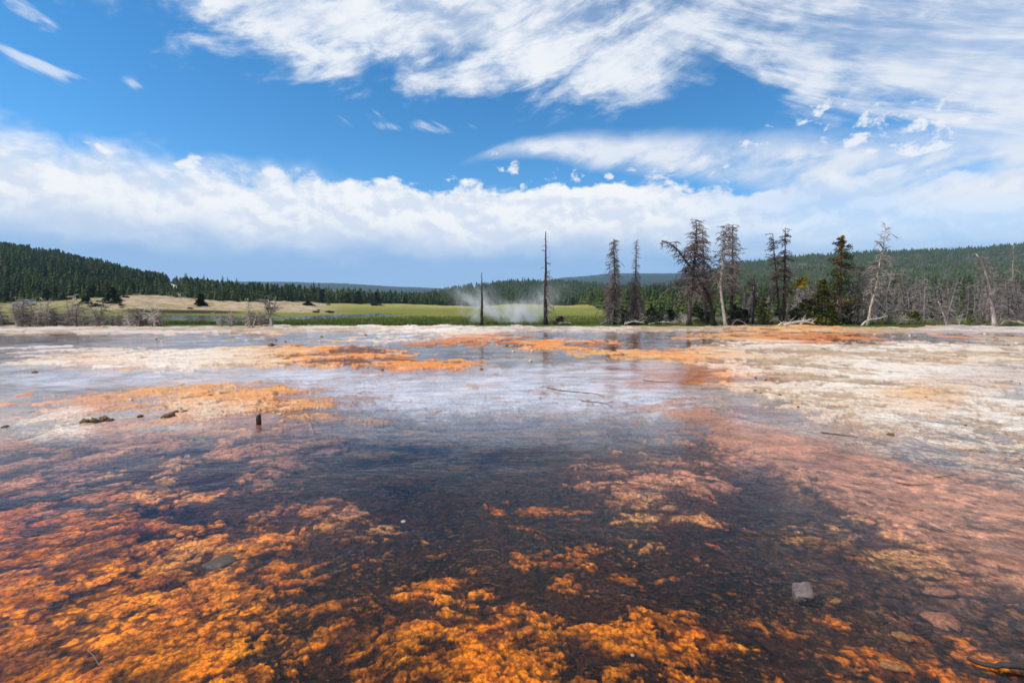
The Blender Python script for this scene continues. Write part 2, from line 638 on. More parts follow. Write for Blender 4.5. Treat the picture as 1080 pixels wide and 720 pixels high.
# ------------------------------------------------------------------ materials of the setting
def mat_bed():
    m, t, out = new_mat('mineral_crust')
    p = geo_pos(t)
    c = attr(t, 'Deposit')
    n1 = noise(p, 28.0, 8, 0.62, 0.4)
    n2 = noise(p, 140.0, 4, 0.6)
    n3 = noise(p, 4.0, 6, 0.6)
    wv = t.nodes.new('ShaderNodeVectorMath')
    wv.operation = 'ADD'
    t.links.new(p.s, wv.inputs[0])
    nv = t.nodes.new('ShaderNodeTexNoise')
    nv.inputs['Scale'].default_value = 9.0
    t.links.new(p.s, nv.inputs['Vector'])
    sc = t.nodes.new('ShaderNodeVectorMath')
    sc.operation = 'SCALE'
    sc.inputs['Scale'].default_value = 0.07
    t.links.new(nv.outputs['Color'], sc.inputs[0])
    t.links.new(sc.outputs[0], wv.inputs[1])

    def cells(scale):
        v = t.nodes.new('ShaderNodeTexVoronoi')
        v.inputs['Scale'].default_value = scale
        v.inputs['Randomness'].default_value = 1.0
        t.links.new(wv.outputs[0], v.inputs['Vector'])
        return S(v.outputs['Distance'])
    v1, v2 = cells(13.0), cells(34.0)
    gate = smooth(0.38, 0.58, noise(p, 2.2, 4, 0.6))
    plate = (1.0 - 0.80 * smooth(0.44, 0.66, v1) * gate) * (1.0 - 0.50 * smooth(0.42, 0.70, v2))
    crusty = attr(t, 'Deposit', 'Alpha')
    f = (0.20 + 1.6 * (n1 * 0.5 + n2 * 0.32 + n3 * 0.18)) * (1.0 + crusty * (plate * 1.62 - 1.0)) * (1.16 - 0.16 * crusty)
    cc = t.nodes.new('ShaderNodeVectorMath')
    cc.operation = 'SCALE'
    t.links.new(c.s, cc.inputs[0])
    t.links.new(f.s, cc.inputs['Scale'])
    hs = t.nodes.new('ShaderNodeHueSaturation')
    t.links.new(cc.outputs[0], hs.inputs['Color'])
    t.links.new((0.485 + 0.03 * n3).s, hs.inputs['Hue'])
    b1 = bump(t, n1 + n2 * 0.4 - v1 * 0.8 - v2 * 0.5, 0.9, 0.02)
    rough = 0.4 + 0.4 * n3
    sp = t.nodes.new('ShaderNodeSeparateXYZ')
    t.links.new(p.s, sp.inputs[0])
    b = principled(t, out, S(hs.outputs[0]), rough, b1, 0.4)
    t.links.new((0.02 + 0.38 * smooth(-0.004, 0.006, S(sp.outputs[2]))).s, b.inputs['Specular IOR Level'])
    return m


def mat_water(name, ripple=1.0):
    m, t, out = new_mat(name)
    p = geo_pos(t)
    stretched = scaled(t, p, (0.55, 1.0, 1.0))
    r1 = noise(stretched, 13.0, 4, 0.55, 0.5)
    r2 = noise(stretched, 55.0, 3, 0.55, 0.3)
    calm = noise(p, 0.7, 3, 0.5)
    amt = smooth(0.38, 0.62, calm) * 0.75 + 0.25
    r0 = noise(stretched, 4.5, 3, 0.5, 0.6)
    h = (r0 * 1.6 + r1 * 1.0 + r2 * 0.30) * amt
    nrm = bump(t, h, 0.75, 0.010 * ripple)
    fr = t.nodes.new('ShaderNodeFresnel')
    fr.inputs['IOR'].default_value = 1.27
    t.links.new(nrm.s, fr.inputs['Normal'])
    tr = t.nodes.new('ShaderNodeBsdfTransparent')
    tr.inputs['Color'].default_value = (0.93, 0.95, 0.96, 1)
    gl = t.nodes.new('ShaderNodeBsdfGlossy')
    gl.inputs['Roughness'].default_value = 0.06
    gl.inputs['Color'].default_value = (1, 1, 1, 1)
    t.links.new(nrm.s, gl.inputs['Normal'])
    mix = t.nodes.new('ShaderNodeMixShader')
    t.links.new(fr.outputs[0], mix.inputs[0])
    t.links.new(tr.outputs[0], mix.inputs[1])
    t.links.new(gl.outputs[0], mix.inputs[2])
    t.links.new(mix.outputs[0], out.inputs['Surface'])
    return m


def mat_terrain():
    m, t, out = new_mat('meadow_and_forest_floor')
    p = geo_pos(t)
    c = attr(t, 'Deposit')
    st = scaled(t, p, (0.35, 1.0, 1.0))
    n1 = noise(st, 0.9, 7, 0.65)
    n2 = noise(p, 0.05, 5, 0.6)
    f = 0.10 + 1.3 * n1 + 0.5 * n2
    cc = t.nodes.new('ShaderNodeVectorMath')
    cc.operation = 'SCALE'
    t.links.new(c.s, cc.inputs[0])
    t.links.new(f.s, cc.inputs['Scale'])
    principled(t, out, S(cc.outputs[0]), 0.9, bump(t, n1, 0.6, 0.3), 0.1)
    return m


# ------------------------------------------------------------------ the sinter flat
PAL = dict(
    O=(0.80, 0.228, 0.004), O2=(0.54, 0.140, 0.008), OD=(0.16, 0.042, 0.006), MR=(0.060, 0.016, 0.014), LV=(0.58, 0.56, 0.63), LB=(0.17, 0.165, 0.19), BK=(0.007, 0.004, 0.003), NV=(0.007, 0.006, 0.008),  # LV, fading through LB: sky reflection painted into the mid-pool bed
    PK=(0.56, 0.235, 0.115), PP=(0.31, 0.14, 0.105), CR=(0.66, 0.52, 0.38), WH=(0.74, 0.65, 0.55), TN=(0.40, 0.28, 0.17),
    GY=(0.36, 0.31, 0.31), BR=(0.075, 0.036, 0.020), PW=(0.55, 0.46, 0.40), OC=(0.66, 0.33, 0.10))
# photo x, photo y, level cm, relief cm, share of raised patches, low colour, raised colour
CTRL = [
    # far rim
    (-80, 347, 5, 2, .7, 'GY', 'PW'), (60, 347, 5, 2, .6, 'TN', 'PW'), (200, 347, 5, 2, .6, 'TN', 'PW'), (330, 347, 5, 2, .6, 'TN', 'PW'),
    (440, 347, 5, 2, .6, 'PW', 'WH'), (540, 347, 4, 2, .6, 'GY', 'PW'), (640, 347, 4, 2, .5, 'TN', 'PW'), (720, 346, 4, 3, .5, 'TN', 'PW'),
    (820, 347, 4, 3, .5, 'OD', 'OC'), (920, 347, 4, 3, .5, 'TN', 'OC'), (1020, 347, 4, 3, .6, 'GY', 'PW'), (1140, 347, 4, 3, .6, 'TN', 'PW'),
    (-60, 356, -2, 3, .3, 'BR', 'TN'), (50, 355, -2, 4, .3, 'BR', 'TN'), (150, 358, -3, 3, .3, 'GY', 'PW'), (250, 356, -1, 4, .4, 'GY', 'CR'),
    (330, 356, -2, 3, .4, 'GY', 'OC'), (420, 356, 1, 3, .5, 'GY', 'WH'), (470, 353, 1, 3, .5, 'GY', 'CR'), (520, 357, 2, 5, .6, 'BR', 'O2'),
    (560, 355, 1, 4, .5, 'BR', 'O2'), (620, 354, -3, 2, .3, 'GY', 'PW'), (690, 355, -3, 3, .3, 'BR', 'PP'), (760, 356, 1, 4, .5, 'OD', 'OC'),
    (850, 356, 0, 4, .5, 'OD', 'O2'), (950, 355, 0, 3, .4, 'GY', 'O2'), (1080, 356, 0, 4, .5, 'GY', 'TN'),
    (-60, 376, -1, 3, .4, 'GY', 'PW'), (20, 372, -1, 3, .4, 'GY', 'PW'), (70, 376, 0, 3, .5, 'GY', 'CR'), (120, 380, 3, 3, .7, 'OC', 'WH'), (190, 381, 3, 3, .8, 'CR', 'WH'),
    (250, 379, 3, 3, .7, 'OC', 'CR'), (310, 377, 4, 4, .6, 'OD', 'OC'), (360, 376, 5, 5, .6, 'OD', 'O'), (410, 383, 4, 5, .75, 'OD', 'O'),
    (445, 387, 2, 5, .6, 'OD', 'O'), (480, 375, -3, 3, .2, 'BK', 'TN'), (540, 374, -3, 3, .2, 'BR', 'TN'), (595, 363, 3, 5, .6, 'BR', 'O'),
    (500, 363, 1, 5, .5, 'BR', 'O2'), (635, 364, 2, 5, .6, 'BR', 'O'), (660, 372, -1, 4, .4, 'BR', 'OC'), (710, 373, 4, 3, .8, 'OC', 'O'), (690, 364, -3, 3, .3, 'OD', 'PP'),
    (750, 372, 3, 3, .7, 'OD', 'OC'), (800, 374, 3, 3, .6, 'TN', 'CR'), (780, 366, 2, 3, .5, 'TN', 'WH'), (870, 372, 3, 3, .5, 'TN', 'CR'), (950, 368, 2, 3, .6, 'TN', 'WH'), (1000, 376, 3, 3, .6, 'TN', 'CR'), (1090, 374, 2, 3, .5, 'TN', 'CR'),
    # middle pools, pale low colours carry a painted sky reflection
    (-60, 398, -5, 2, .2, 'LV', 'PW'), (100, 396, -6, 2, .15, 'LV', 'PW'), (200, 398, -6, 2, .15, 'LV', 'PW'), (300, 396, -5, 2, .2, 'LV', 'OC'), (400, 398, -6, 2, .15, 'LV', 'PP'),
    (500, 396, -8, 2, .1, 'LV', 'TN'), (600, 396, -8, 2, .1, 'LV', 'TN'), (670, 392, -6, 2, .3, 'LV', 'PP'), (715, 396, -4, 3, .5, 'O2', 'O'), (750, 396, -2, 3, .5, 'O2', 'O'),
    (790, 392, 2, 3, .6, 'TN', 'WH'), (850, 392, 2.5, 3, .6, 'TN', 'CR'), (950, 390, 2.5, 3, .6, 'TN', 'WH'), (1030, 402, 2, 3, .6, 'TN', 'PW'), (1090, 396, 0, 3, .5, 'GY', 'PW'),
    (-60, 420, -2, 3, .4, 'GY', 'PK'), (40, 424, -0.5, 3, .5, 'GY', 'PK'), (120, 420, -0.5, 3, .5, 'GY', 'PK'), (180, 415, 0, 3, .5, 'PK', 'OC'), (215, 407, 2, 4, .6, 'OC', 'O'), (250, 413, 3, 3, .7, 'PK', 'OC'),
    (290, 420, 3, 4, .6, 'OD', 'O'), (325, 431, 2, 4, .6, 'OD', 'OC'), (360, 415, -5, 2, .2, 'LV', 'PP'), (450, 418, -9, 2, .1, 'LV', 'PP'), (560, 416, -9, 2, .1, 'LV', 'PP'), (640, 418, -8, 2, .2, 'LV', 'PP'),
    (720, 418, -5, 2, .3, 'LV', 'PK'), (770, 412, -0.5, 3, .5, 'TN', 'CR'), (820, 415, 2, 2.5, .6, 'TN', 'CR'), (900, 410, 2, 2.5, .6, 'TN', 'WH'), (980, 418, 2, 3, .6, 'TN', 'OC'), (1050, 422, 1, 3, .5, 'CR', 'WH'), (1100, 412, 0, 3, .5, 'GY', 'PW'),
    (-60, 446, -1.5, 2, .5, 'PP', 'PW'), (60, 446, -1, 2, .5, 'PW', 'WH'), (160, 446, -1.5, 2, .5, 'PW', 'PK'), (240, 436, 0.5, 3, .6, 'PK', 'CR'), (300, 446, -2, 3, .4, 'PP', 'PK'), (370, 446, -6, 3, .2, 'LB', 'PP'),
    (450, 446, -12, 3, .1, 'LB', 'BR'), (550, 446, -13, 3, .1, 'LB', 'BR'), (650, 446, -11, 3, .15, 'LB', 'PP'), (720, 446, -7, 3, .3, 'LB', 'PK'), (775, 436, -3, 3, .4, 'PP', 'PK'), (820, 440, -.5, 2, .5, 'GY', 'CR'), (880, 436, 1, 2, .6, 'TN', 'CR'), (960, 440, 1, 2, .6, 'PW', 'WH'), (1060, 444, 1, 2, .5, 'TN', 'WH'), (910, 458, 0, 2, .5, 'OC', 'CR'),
    # near water
    (-80, 475, -5, 4, .55, 'NV', 'PK'), (40, 475, -3, 4, .6, 'MR', 'PK'), (150, 472, -4, 4, .5, 'BR', 'PK'), (260, 470, -4, 4, .6, 'BR', 'PK'), (330, 468, -5, 4, .5, 'NV', 'PP'), (420, 475, -13, 4, .1, 'NV', 'BR'), (550, 475, -15, 3, .08, 'NV', 'BR'),
    (680, 478, -12, 4, .15, 'NV', 'PK'), (760, 470, -8, 3, .4, 'BR', 'PK'), (810, 462, -4, .6, .97, 'PK', 'PK'), (860, 480, -4, .6, .97, 'PK', 'PK'), (860, 462, -2, 2, .4, 'GY', 'GY'), (940, 485, -2, 1.5, .4, 'GY', 'PW'), (1030, 480, 0, 2, .5, 'GY', 'CR'), (1110, 480, .5, 2, .5, 'TN', 'CR'),
    (-80, 515, -7, 6, .5, 'MR', 'O2'), (60, 510, -7, 6, .5, 'MR', 'PK'), (160, 512, -9, 6, .40, 'MR', 'OC'), (260, 510, -9, 6, .35, 'MR', 'PK'), (350, 510, -12, 6, .25, 'NV', 'PP'), (450, 515, -15, 4, .08, 'NV', 'OD'), (570, 510, -15, 4, .08, 'NV', 'OD'),
    (640, 495, -7, 5, .55, 'BR', 'PK'), (690, 502, -5, 5, .85, 'PP', 'PK'), (735, 512, -6, 5, .7, 'OD', 'PK'), (790, 512, -13, 5, .12, 'NV', 'PP'), (850, 512, -9, 2, .22, 'BR', 'PK'), (910, 510, -4, .6, .97, 'PK', 'PK'), (1000, 512, -3, .6, .97, 'PK', 'PK'), (1040, 500, -2, 2, .7, 'GY', 'PK'), (1110, 520, -2, .6, .97, 'PK', 'PW'),
    (-80, 550, -6, 6, .75, 'OD', 'O2'), (40, 545, -7, 6, .78, 'BK', 'O2'), (140, 545, -8, 7, .65, 'MR', 'O2'), (240, 540, -8, 7, .7, 'MR', 'O'), (330, 545, -10, 7, .55, 'MR', 'O2'), (400, 550, -12, 6, .3, 'NV', 'OC'), (500, 550, -15, 5, .2, 'NV', 'O2'), (590, 545, -15, 5, .22, 'NV', 'O2'), (690, 548, -13, 5, .26, 'NV', 'OC'), (780, 548, -14, 5, .14, 'NV', 'O2'),
    (860, 545, -12, 2, .15, 'BR', 'OC'), (920, 545, -7, 2, .6, 'BR', 'PK'), (980, 548, -4, .6, .97, 'PK', 'PK'), (1060, 550, -4, .6, .97, 'PK', 'PK'), (1140, 560, -4, .6, .97, 'PK', 'PK'),
    (-80, 595, -5, 5, .9, 'OD', 'O'), (40, 585, -6, 6, .9, 'OD', 'O'), (130, 590, -7, 7, .8, 'BK', 'O'), (190, 588, -9, 7, .42, 'BK', 'OC'), (250, 578, -6, 6, .85, 'OD', 'O'), (330, 590, -9, 7, .55, 'BK', 'O2'), (410, 590, -12, 6, .25, 'NV', 'O2'), (500, 590, -13, 6, .26, 'NV', 'O2'), (600, 590, -14, 6, .22, 'NV', 'O2'), (700, 590, -14, 6, .2, 'BK', 'O2'), (790, 592, -14, 6, .2, 'BK', 'OD'),
    (880, 590, -13, 2, .12, 'BR', 'OD'), (950, 590, -9, 2, .25, 'BR', 'OC'), (1010, 590, -6, 1, .7, 'PP', 'PK'), (1080, 590, -5, .6, .97, 'PK', 'PK'),
    (-80, 640, -5, 5, .8, 'OD', 'O'), (50, 632, -5, 6, .86, 'BK', 'O'), (130, 640, -5, 6, .9, 'OD', 'O'), (200, 635, -9, 7, .6, 'BK', 'O'), (280, 635, -8, 7, .66, 'BK', 'O'), (360, 640, -10, 7, .42, 'BK', 'O2'), (440, 635, -11, 6, .5, 'BK', 'O'), (540, 628, -11, 6, .5, 'BK', 'O2'), (620, 622, -11, 6, .42, 'BK', 'O'), (720, 635, -12, 6, .42, 'BK', 'O2'), (800, 640, -12, 2, .3, 'BK', 'O2'), (880, 635, -12, 2, .28, 'BK', 'O2'), (960, 640, -10, 2, .2, 'BR', 'OD'), (1050, 640, -9, 2, .25, 'BR', 'PP'),
    (-80, 690, -4, 5, .85, 'OD', 'O'), (60, 690, -4, 6, .92, 'BK', 'O'), (160, 685, -4, 6, .93, 'OD', 'O'), (240, 690, -5, 6, .86, 'BK', 'O'), (320, 690, -9, 7, .6, 'BK', 'O'), (390, 690, -12, 7, .25, 'BK', 'OD'), (460, 685, -6, 6, .9, 'OD', 'O'), (540, 690, -7, 6, .8, 'BK', 'O'), (620, 690, -9, 6, .6, 'BK', 'O2'), (700, 690, -10, 6, .55, 'BK', 'O'), (780, 690, -12, 2, .4, 'BK', 'O2'), (860, 690, -10, 2, .42, 'BR', 'O2'), (940, 690, -10, 2, .42, 'BR', 'O2'), (1020, 690, -9, 2, .42, 'BR', 'O2'), (1110, 690, -8, 5, .5, 'BR', 'O2'),
    (60, 740, -4, 6, .92, 'BK', 'O'), (200, 740, -5, 6, .92, 'BK', 'O'), (330, 740, -10, 7, .4, 'BK', 'O'), (410, 740, -11, 7, .3, 'BK', 'O2'), (500, 740, -6, 6, .8, 'OD', 'O'), (620, 740, -8, 6, .6, 'BK', 'O'), (760, 740, -10, 6, .45, 'BK', 'O2'), (900, 740, -9, 6, .5, 'BK', 'O2'), (1060, 740, -8, 6, .55, 'BR', 'O'),
    (200, 860, -5, 6, .7, 'BK', 'O'), (540, 860, -8, 6, .6, 'BK', 'O'), (900, 860, -8, 6, .6, 'BK', 'O'), (-200, 700, -4, 6, .7, 'BK', 'O'), (1250, 700, -8, 6, .5, 'BR', 'O2'), (-200, 480, -4, 4, .6, 'PP', 'PK'), (1250, 480, 1, 2, .6, 'TN', 'CR'), (-200, 390, -2, 3, .5, 'GY', 'PW'), (1250, 390, 2, 3, .6, 'TN', 'CR'), (-300, 350, 3, 3, .5, 'GY', 'PW'), (1350, 350, 3, 3, .5, 'TN', 'PW'),
]


def build_flat():
    pys = np.concatenate([np.linspace(1100, 790, 24), np.arange(776, 500, -1.0), np.arange(500, 343.0, -0.8),
                          np.linspace(342.8, 335, 26)])
    rads = []
    for py in pys:
        a, f, u = ray(540, py)
        rads.append(-CAM_H / u * f)
    rads = np.array([0.02, 0.4, 0.8, 1.1] + [r for r in rads if r > 1.2])
    az_in = np.linspace(-R(68), R(68), 1560)
    az_out = np.linspace(R(68), 2 * math.pi - R(68), 180)[1:-1]
    azs = np.concatenate([az_in, az_out])
    nr, nc = len(rads), len(azs)
    rr, aa = np.meshgrid(rads, azs, indexing='ij')
    X = (rr * np.sin(aa)).ravel()
    Y = (rr * np.cos(aa)).ravel()
    front = np.cos(aa).ravel() > 0.25
    px, py = project(X, Y, np.zeros_like(X))
    px = np.where(front, px, np.where(X > 0, 1350, -300))
    py = np.where(front, py, 700)
    py = np.clip(py, 340, 900)
    px = np.clip(px, -350, 1400)
    # log-polar coordinates: patches grow with distance like the real pools do
    th = np.arctan2(X, Y)
    lr = np.log(np.maximum(rr.ravel(), 0.3))
    w1 = fbm(th * 4, lr * 4, 4)
    w2 = fbm(th * 4 + 31, lr * 4 + 11, 4)
    # blend of the control points
    fq0 = 3.4 * np.log(np.maximum(py - 327, 6))
    rag1 = fbm(th * 34 + 5, fq0 * 4.5, 4, 0.6)
    rag2 = fbm(th * 30 + 55, fq0 * 4.0, 4, 0.6)
    jx = px + 26 * w1 + 10 * fbm(th * 16, lr * 16, 4) + 16 * rag1
    Q = 3.4
    q = Q * np.log(np.maximum(py - 327, 6)) + 0.18 * w2 + 0.10 * fbm(th * 14, lr * 14 + 5, 4) + 0.20 * rag2
    cx = np.array([c[0] for c in CTRL], float)
    cq = Q * np.log(np.array([c[1] for c in CTRL], float) - 327)
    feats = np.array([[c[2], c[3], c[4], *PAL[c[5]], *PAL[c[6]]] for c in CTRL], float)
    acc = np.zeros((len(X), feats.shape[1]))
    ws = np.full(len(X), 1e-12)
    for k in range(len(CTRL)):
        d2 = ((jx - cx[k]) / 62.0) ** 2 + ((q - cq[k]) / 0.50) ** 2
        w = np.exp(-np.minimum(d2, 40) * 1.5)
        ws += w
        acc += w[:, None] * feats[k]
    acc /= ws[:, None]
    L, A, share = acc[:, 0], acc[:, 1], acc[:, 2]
    lo, hi = acc[:, 3:6], acc[:, 6:9]
    near = sstep(420, 520, py)
    # raised patches
    wx = th + 0.05 * w1
    wy = lr + 0.05 * w2
    n = 0.62 * fbm(wx * 5.0, wy * 7.5, 6, 0.58) + 0.42 * fbm(wx * 17, wy * 26, 4, 0.6) + 0.26 * fbm(wx * 48 + 3, wy * 70, 4, 0.6) + near * 0.20 * fbm(wx * 120 + 3, wy * 170, 3, 0.6)
    ca, va = worley(wx * 11 + 0.5 * w2, wy * 19 + 0.5 * w1)
    cb, vb = worley(wx * 27 + 0.8 * w1 + 9, wy * 44 + 0.8 * w2)
    lob = 0.75 * (0.46 - ca) + 0.5 * (0.46 - cb) + 0.30 * (va - 0.5)
    n_near = 0.50 * fbm(wx * 4.2, wy * 8.0, 5, 0.58) + 0.78 * lob + 0.20 * fbm(wx * 48 + 3, wy * 70, 4, 0.6)
    n = n * (1 - near) + n_near * near
    from_share = np.sqrt(2) * np.interp(share, [0, .02, .08, .16, .3, .5, .7, .84, .92, .98, 1],
                                        [1.6, 1.45, 1.0, .7, .37, 0, -.37, -.7, -1.0, -1.45, -1.6])
    s = n / 0.40 - from_share
    t = sstep(-0.14, 0.26, s) * (1 - near) + sstep(-0.05, 0.15, s) * near
    edge_dark = np.exp(-((s - 0.02) / 0.24) ** 2)
    cell, cval = worley(th * 62 + 2 * w1, lr * 84 + 2 * w2)
    cell2, cval2 = worley(th * 26 + 2 * w2, lr * 26 + 2 * w1)
    fine = fbm(th * 90, lr * 90, 4, 0.6)
    lump = (0.5 - cell) * 1.2
    # height in centimetres
    A = A * (1 - 0.80 * near)
    L = np.where(L < 0, L * (1 - 0.45 * near), L)
    h = L + A * (t - 0.5) + A * 0.22 * np.clip(s, -1.5, 1.5) * t
    h += near * (lump * 0.5 * t + fine * 0.55) + (1 - near) * fine * 1.0
    h += near * 0.8 * (0.45 - cell2) * t
    # crumbly rims of the far bars
    far_edge = (1 - near) * edge_dark * np.clip(h, 0, 3) * 0.5
    h += far_edge
    # pebbly bits on the right-hand crust
    crust = sstep(0.3, 1.5, L) * (1 - near)
    h += crust * 1.3 * np.maximum(0, fbm(th * 60 + 9, lr * 60, 3)) ** 2
    # the salmon shelf sweeping in from the right
    e1 = np.interp(py, [425, 440, 460, 480, 500, 520, 540, 560, 580, 600, 620, 640, 670], [728, 748, 772, 800, 836, 872, 908, 944, 980, 1018, 1064, 1120, 1300])
    u1 = np.interp(px, [740, 760, 800, 860, 920, 1000, 1080, 1300], [428, 433, 447, 459, 473, 493, 515, 560])
    shelf = sstep(-9, 12, px - e1 + 16 * rag1 + 22 * w1) * sstep(-4, 6, py - u1 + 4 * rag2 + 5 * w2)
    shelf_c = np.array([0.57, 0.255, 0.135])[None] * (0.85 + 0.35 * sstep(-.6, .8, fbm(th * 14, fq0 * 6, 4, .6)))[:, None]
    lo = lo * (1 - shelf[:, None]) + shelf_c * shelf[:, None]
    hi = hi * (1 - shelf[:, None]) + shelf_c * shelf[:, None]
    share = np.maximum(share, shelf)
    h = h * (1 - shelf) + (-2.0 + 0.25 * fine) * shelf
    # colour of the deposit, plus the sky reflection painted into the middle pools
    lo = lo * (0.95 + 0.55 * fbm(th * 11 + 13, fq0 * 10.0 + 40, 5, 0.6) * (0.3 + 0.4 * (1 - near)))[:, None].clip(.3, 1.5)
    tt = np.clip(t * 0.92 + 0.08 * cval2 * t, 0, 1)[:, None]
    c = lo * (1 - tt) + hi * tt
    # rust-brown rim between the raised mats and the channels
    rust = np.array([0.13, 0.030, 0.008])
    rim = (edge_dark * 0.72 * (0.4 + 0.6 * near) * (0.5 + 0.5 * fine))[:, None].clip(0, 1)
    c = c * (1 - rim) + rust * rim
    # mottling: each lump its own tint
    mott = (0.62 + 0.55 * cval)[:, None] * (1 - 0.62 * sstep(.34, .74, cell) * sstep(-.4, .5, fbm(th * 9 + 4, lr * 12, 3)))[:, None]
    c = c * (1 - near[:, None]) + c * mott * near[:, None]
    blot = sstep(0.0, 0.85, fbm(th * 9 + 50, lr * 14, 5, 0.6))[:, None] * near[:, None] * tt
    c = c * (1 - 0.78 * blot) + np.array([0.22, 0.055, 0.009]) * 0.78 * blot
    gold = (sstep(0.35, 1.0, fbm(th * 7 + 90, lr * 10, 5, 0.6)) * sstep(560, 660, py))[:, None] * tt
    c = c * (1 - 0.5 * gold) + np.array([0.92, 0.35, 0.010]) * 0.5 * gold
    # rusty shreds waving over the dark channels
    shred = (sstep(0.05, 0.75, fbm(th * 60 + 0.9 * w2 * 6, lr * 150 + 5 * w1, 4, 0.62)) * (1 - t) * near)[:, None]
    warm = sstep(530, 620, py)[:, None]
    c = c * (1 - 0.62 * shred) + (np.array([0.20, 0.080, 0.024]) * (1 - warm) + np.array([0.34, 0.125, 0.022]) * warm) * 0.62 * shred
    hair = (sstep(0.25, 0.75, fbm(th * 150 + 9 * w1, lr * 60 + 9 * w2, 3, 0.6)) * near)[:, None]
    c = c * (1 - 0.55 * hair * (0.35 + 0.65 * (1 - tt)))
    # dark gaps between the plates of the mat
    gn = fbm(th * 30 + 21, lr * 50, 3, 0.6)
    g1 = sstep(0.46, 0.54, ca + 0.12 * gn) * sstep(-.5, .35, fbm(th * 5 + 66, lr * 8, 3))
    g2 = sstep(0.45, 0.54, cb + 0.12 * gn) * sstep(-.1, .7, fbm(th * 8 + 6, lr * 12 + 9, 3))
    gap = (np.clip(0.95 * g1 + 0.8 * g2, 0, 1) * near * sstep(0.98, 0.9, share))[:, None]
    c = c * (1 - 0.88 * gap) + np.array([0.040, 0.012, 0.007]) * 0.88 * gap
    h -= gap[:, 0] * 0.9
    # each plate its own brightness
    c = c * (1 - near[:, None] * tt * 0.5 * (1 - (0.55 + 0.9 * va)[:, None]))
    # brown pits in the mats
    pit = (sstep(0.30, 0.62, fbm(th * 24 + 7, lr * 40, 5, 0.6)) * near)[:, None]
    c = c * (1 - 0.8 * pit) + np.array([0.035, 0.011, 0.005]) * 0.8 * pit
    h -= pit[:, 0] * 0.7
    # crumbs and thin iron streaks on the far crust
    fq = Q * np.log(np.maximum(py - 327, 6))
    crumb = sstep(0.45, 1.0, fbm(th * 42, fq * 4.6, 4, 0.62)) * (1 - near)
    crumb = (crumb * (0.35 + 0.65 * sstep(-.3, .5, fbm(th * 7, fq * 1.6 + 8, 3))))[:, None]
    c = c * (1 - 0.75 * crumb) + np.array([0.10, 0.055, 0.03]) * 0.75 * crumb
    h += crumb[:, 0] * 2.2
    thin = (sstep(0.0, 0.8, fbm(th * 10 + 2 * w1, fq * 7.0, 5, 0.62)) * (1 - near))[:, None]
    c = c * (1 - 0.5 * thin) + np.array([0.44, 0.24, 0.11]) * 0.5 * thin
    pale_ = (sstep(0.1, 0.8, fbm(th * 16 + 60, fq * 6.0, 5, 0.62)) * (1 - near) * sstep(-1, 1, L))[:, None]
    c = c * (1 - 0.5 * pale_) + np.array([0.70, 0.60, 0.50]) * 0.5 * pale_
    h += (1 - near) * sstep(-2, 0.5, L) * 1.7 * fbm(th * 9 + 20, fq * 5.0, 5, 0.6)
    # streaks of iron and algae over the pale crust
    stx = fbm(th * 9 + 3 * 0.1 * w1, lr * 70, 5, 0.6)
    stq = (sstep(0.15, 0.75, stx) * (1 - near))[:, None]
    c = c * (1 - 0.5 * stq) + np.array([0.56, 0.26, 0.10]) * 0.5 * stq
    sty = (sstep(0.30, 0.8, fbm(th * 14 + 77, lr * 110, 4, 0.6)) * (1 - near))[:, None]
    c = c * (1 - 0.55 * sty) + np.array([0.12, 0.07, 0.045]) * 0.55 * sty
    # edge of the flat dives under the meadow
    dep = np.where(front, Y, 20)
    hz = h / 100.0
    edge = 43.2 + 3.2 * fbm(X / 9.0, Y / 20.0 + 40.0, 4)
    hz += 0.13 * sstep(351, 346.5, py) * np.maximum(0, fbm(X / 1.7, Y / 4.0, 4)) * front
    hz -= 0.8 * sstep(0, 6, dep - edge)
    V = np.stack([X, Y, hz], -1)
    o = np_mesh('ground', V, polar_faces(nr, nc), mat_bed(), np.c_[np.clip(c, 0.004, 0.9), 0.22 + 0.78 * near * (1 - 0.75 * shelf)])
    tag(o, 'orange and cream mineral crust of the hot spring flat', 'ground', kind='structure')

    # water sheet
    rads2 = np.concatenate([[0.02], np.geomspace(1, 66, 40)])
    az2 = np.linspace(-math.pi, math.pi, 121)[:-1]
    r2, a2 = np.meshgrid(rads2, az2, indexing='ij')
    V = np.stack([(r2 * np.sin(a2)).ravel(), (r2 * np.cos(a2)).ravel(), np.zeros(r2.size)], -1)
    o = np_mesh('water', V, polar_faces(len(rads2), len(az2)), mat_water('shallow_spring_water'))
    tag(o, 'clear shallow water running over the orange mats', 'water', kind='structure')


build_flat()


def forest_zone(px, dep):
    """where trees stand: returns density 0..1"""
    dep = np.asarray(dep, float)
    px = np.asarray(px, float)
    start = np.interp(px, [-300, 0, 60, 110, 140, 165, 200, 235, 260, 300, 330, 420, 480, 540, 610, 640, 780, 850, 1100, 1400],
                      [142, 142, 142, 150, 205, 205, 185, 165, 175, 190, 235, 320, 330, 340, 330, 66, 62, 60, 58, 58])
    return sstep(0, 12, dep - start) * np.where((px > 625) & (px < 650) & (dep < 120), sstep(628, 645, px), 1.0)


